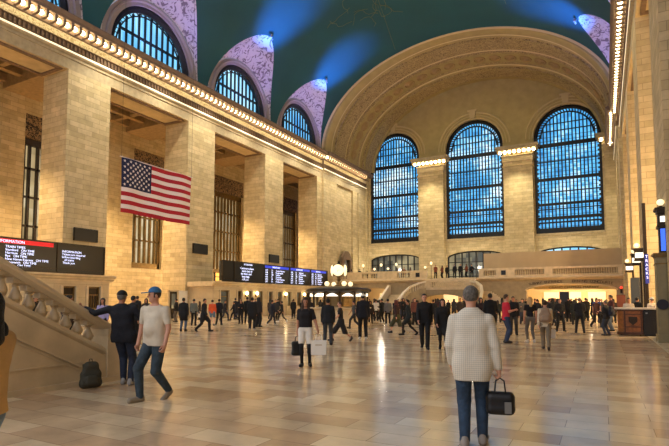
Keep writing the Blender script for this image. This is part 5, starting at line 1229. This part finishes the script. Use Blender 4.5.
# more distant heads in the crowd: positions taken one by one from where they stand in the hall
rr = random.Random(11)
FAR = [(-24.6,44.5,'between the last ticket window and the booth'),(-20.0,38.9,'just left of the information booth'),(-19.0,34.2,'in front of the lit left side of the booth'),(-17.9,40.6,'behind the information booth roof posts'),
 (-21.8,51.0,'far behind the booth, left of the pale side stair'),(-20.6,47.5,'at the foot of the pale side stair'),(-17.3,44.0,'right of the pale side stair'),(-16.3,47.5,'below the stair parapet, left curve'),(-15.5,41.0,'left of the olive skirt, farther away'),
 (-13.2,44.0,'behind the dark green-black coat'),(-12.4,50.0,'inside the glow of the stair arch on its left'),(-11.6,40.0,'behind the man walking toward us'),(-9.0,44.0,'between the black coats and the checked shirt'),(-6.9,38.0,'behind the head of the checked shirt'),
 (-6.4,33.5,'behind the red T-shirt'),(-5.7,42.0,'left of the blonde woman, far off'),(-5.0,36.6,'right behind the blonde woman'),(-4.3,45.0,'above the tan backpack, far off'),(-3.9,35.4,'between tan backpack and dark suit'),
 (-2.9,35.0,'left of the man with feet apart'),(-2.6,47.5,'in front of the dark kiosk'),(-1.75,36.5,'just right of the dark suit'),(-1.4,52.0,'beneath the middle of the right arch'),(-.9,48.0,'beneath the right arch, near the blue top'),
 (-.2,47.0,'behind the blue top'),(.15,52.0,'beneath the right end of the arch'),(-.45,34.0,'between the feet-apart man and the puffy jacket'),(.55,41.0,'behind the bearded man'),(-3.4,54.0,'deep in the right arch'),(-5.6,56.0,'at the left end of the right arch'),
 (-7.5,51.0,'left of the right arch'),(-10.6,47.0,'in the right part of the stair arch glow'),(-22.9,37.5,'in front of the farthest ticket windows'),(-25.9,36.0,'close to the middle ticket windows'),(-27.5,39.5,'leaning by the ticket counter'),(-28.4,43.5,'by the counter near the end of the blue board'),
 (-27.8,33.6,'left of the first wall lamp'),(-12.2,35.3,'right of the grey shirt'),(-8.1,34.5,'behind the woman in the black coat'),(-7.0,44.5,'far behind the large man in black')]
cols = [K, K, NV, (48,40,36), (30,34,30), (70,66,62), (28,24,28), (96,88,80), (56,28,30), (24,26,32)]; kinds = ['dark', 'black-clad', 'navy-clad', 'brown-clad', 'dark green-clad', 'grey-clad', 'dim', 'light grey-clad', 'maroon-clad', 'slate-clad']
for i, (x, y, w_) in enumerate(FAR):
    k = rr.randrange(10); po = rr.choice(['stand', 'walk', 'hips', 'stand', 'phone', 'stride']); fe = i % 2
    person('%s person %s' % (kinds[k], w_), x, y, rr.choice([90, -80, 10, 190, 120, -50]), po, 'coat' if i % 3 == 0 else 'jacket', cols[k], 'trousers', K if i % 4 else (50,54,70), 'long' if fe else 'short', rr.choice(['black', 'brown', 'black']), rr.choice('abb'), K, rr.uniform(1.6, 1.82), fe, .02)
for lab, grp, x0, x1, y0, y1, n_ in (('dark standing figure in the packed far crowd below the right arch', 'far crowd below the right arch', -7.5, 1.2, 36, 60, 20),
 ('dark standing figure in the far crowd between the clock booth and grand stair', 'far crowd beside the booth', -20.5, -11.5, 38, 55, 18),
 ('dark standing figure in the far crowd along the ticket windows', 'far crowd at the ticket windows', -29.5, -21, 34, 56, 16)):
    k = 0; tries = 0; pts_ = [(q[0]['location'] if 0 else q[0].location[:2]) for q in PT]+[(a_, b_) for a_, b_, _ in FAR]
    while k < n_ and tries < 4000:
        tries += 1; x, y = rr.uniform(x0, x1), rr.uniform(y0, y1)
        if min(math.hypot(x-a_, y-b_) for a_, b_ in pts_) < .8 or (x > .8 and y < 47): continue
        pts_.append((x, y)); k += 1
        person(lab, x, y, rr.choice([90, -80, 10, 190, 120, -50]), rr.choice(['stand', 'walk', 'hips', 'stand', 'phone']), 'coat' if k % 3 == 0 else 'jacket', rr.choice([K, K, K, NV, (40,36,34), (46,46,50)]), 'trousers', K, 'long' if k % 2 else 'short', 'black', 'b', K, rr.uniform(1.6, 1.82), k % 2, .02, group=grp)
for i, (x, w_) in enumerate(((-19.0,'first'),(-18.2,'second'),(-17.5,'third'),(-16.6,'fourth'),(-15.8,'fifth'),(-15.1,'sixth'),(-14.4,'last'))):
    person('guest leaning at the balcony above the grand stair, %s from the left' % w_, x, YB+.55+.3*(i % 2), rr.choice([-90, -60, -120, 90]), rr.choice(['stand', 'phone', 'hips']), 'jacket', rr.choice([K, (120,60,40), K, (70,60,56)]), 'trousers', K, 'long' if i % 2 else 'short', 'black', 'b', K, rr.uniform(1.6, 1.78), i % 2, .02, z=4.4)
for i, x in enumerate((-31.9, -30.6, -28.6, -25.9, -24.9, -23.9, -23.0)):
    person('guest at the left balcony, %s along its balustrade' % ['nearest the stone wall', 'between the first plants', 'beneath the first low window', 'by the second lamp', 'left of the vent', 'right of the vent', 'nearest the stair'][i], x, YB+2.2, rr.choice([-90, 0, 180, 90]), 'hips' if i % 2 else 'stand', 'jacket', rr.choice([K, (150,130,110), (110,50,40), (60,60,70)]), 'trousers', K, 'short' if i % 2 else 'long', rr.choice(['black', 'brown']), 'a', K, 1.68, 0, .02, z=4.4)

# ------------------------------------------------------------------ light
def area(name, loc, rot, sx_, sy_, e, col):
    l = bpy.data.lights.new(name, 'AREA'); l.shape = 'RECTANGLE'; l.size = sx_; l.size_y = sy_; l.energy = e; l.color = col
    o = bpy.data.objects.new(name, l); C.objects.link(o); o.location = loc; o.rotation_euler = rot; return o
def spot(name, loc, to, e, col, ang, blend=.8, r=.2):
    l = bpy.data.lights.new(name, 'SPOT'); l.energy = e; l.color = col; l.spot_size = math.radians(ang); l.spot_blend = blend; l.shadow_soft_size = r
    o = bpy.data.objects.new(name, l); C.objects.link(o); o.location = loc; o.rotation_mode = 'QUATERNION'; o.rotation_quaternion = (Vector(to)-Vector(loc)).to_track_quat('-Z', 'Y'); return o
def point(name, loc, e, col, r=.25):
    l = bpy.data.lights.new(name, 'POINT'); l.energy = e; l.color = col; l.shadow_soft_size = r
    o = bpy.data.objects.new(name, l); C.objects.link(o); o.location = loc; return o
WARM = (1, .90, .70); ORANGE = (1, .71, .38); NEU = (1, .93, .80); BLUE = (.03, .24, 1); PURP = (.34, .32, 1)
# daylight and lamps of the open west end behind the camera
area('west_window_light', (XC, -8, 13), (math.radians(80), 0, 0), 30, 18, 2900, (.97, .96, 1))
# added floods without fixtures, brightening the opposite side, floor and end wall
for y in (4, 20, 36, 52):
    spot('hall_fill', (XR-1.0, y, 22.4), (XL, y+6, 6), 2300, NEU, 95)
    spot('hall_fill', (XL+1.0, y, 22.4), (XC+4, y+8, 0), 3900, NEU, 100)
spot('end_fill', (XC, 34, 30), (XC, YE, 14), 11000, (1, .88, .60), 62)  # added fill in mid-air under the vault, no lamp hangs here
# warm lamps in the side aisles
for k in range(5):
    y = [5.6, 17.7, 29.7, 41.8, 53.8][k]
    point('aisle_lamp', (XL-5.5, y, 4.6), 500, ORANGE, .4); spot('aisle_spot', (XL-4.5, y, 13), (XL-4.6, y, 0), 2600, ORANGE, 150, .6, .2)
    if k > 1: point('aisle_lamp', (XR+5.5, y, 5.5), 3600, ORANGE, .4)
# blue projectors at the foot of every lunette
for sx, xf in ((-1, XL), (1, XR)):
    for c in LUN:
        if sx > 0 and c < 25: continue
        spot('lunette_projector', (xf-sx*3.0, c, 22.6), (xf-sx*5.2, c, 31.0), 17000, BLUE, 48, 1, .6)
        spot('lunette_glow', (xf-sx*.8, c-1.5, 22.5), (xf-sx*1.2, c+1.5, 28), 1300, PURP, 120, .8, .12)
# added spots hung in air without fixtures, washing the walls below the cornice
for k in range(9):
    y = 25+k*5.5; o_ = .3 if y > 59 else 0
    spot('wall_fill', (XL+2.6+o_, y, 21.6), (XL, y, 9), 1600, (1, .92, .72), 120, 1, .05)
    if y > 30: spot('wall_fill', (XR-2.6-o_, y, 21.6), (XR, y, 9), 500, (1, .88, .60), 120, 1, .05)
for x in (-33.2, -22.8, -10.15, 1.3): spot('pilaster_fill', (x, YE-4.2, 21.5), (x, YE-.9, 11), 2600, (1, .88, .58), 90, 1, .05)  # added spots in mid-air that brighten the end-wall pilasters
# lamps under the balcony arches and on it
for x, e in ((-28.2, 300), (-18, 250), (-5.2, 500), (-1.5, 500)): point('passage_lamp', (x, 67.5, 3.3), e*.8, (1, .85, .6), .3)
for x in (-30, -17, -4): point('balcony_lamp', (x, 70.5, 6.6), 420, WARM, .3)
w = bpy.data.worlds.new('world'); S.world = w; w.use_nodes = True; w.node_tree.nodes['Background'].inputs[0].default_value = (.75, .82, 1, 1); w.node_tree.nodes['Background'].inputs[1].default_value = .35
# ------------------------------------------------------------------ camera
cam = bpy.data.cameras.new('camera'); co = bpy.data.objects.new('camera', cam); C.objects.link(co); S.camera = co
cam.sensor_width = 36; cam.lens = 498.27/669*36; cam.shift_y = (267.28-223)/669; cam.clip_end = 300
co.location = (0, 0, 1.6); co.rotation_euler = (math.radians(90+3.82), 0, math.radians(28.38))
vs = S.view_settings; vs.view_transform = 'Standard'; vs.look = 'None'; vs.gamma = 1; vs.exposure = .16; vs.use_curve_mapping = False
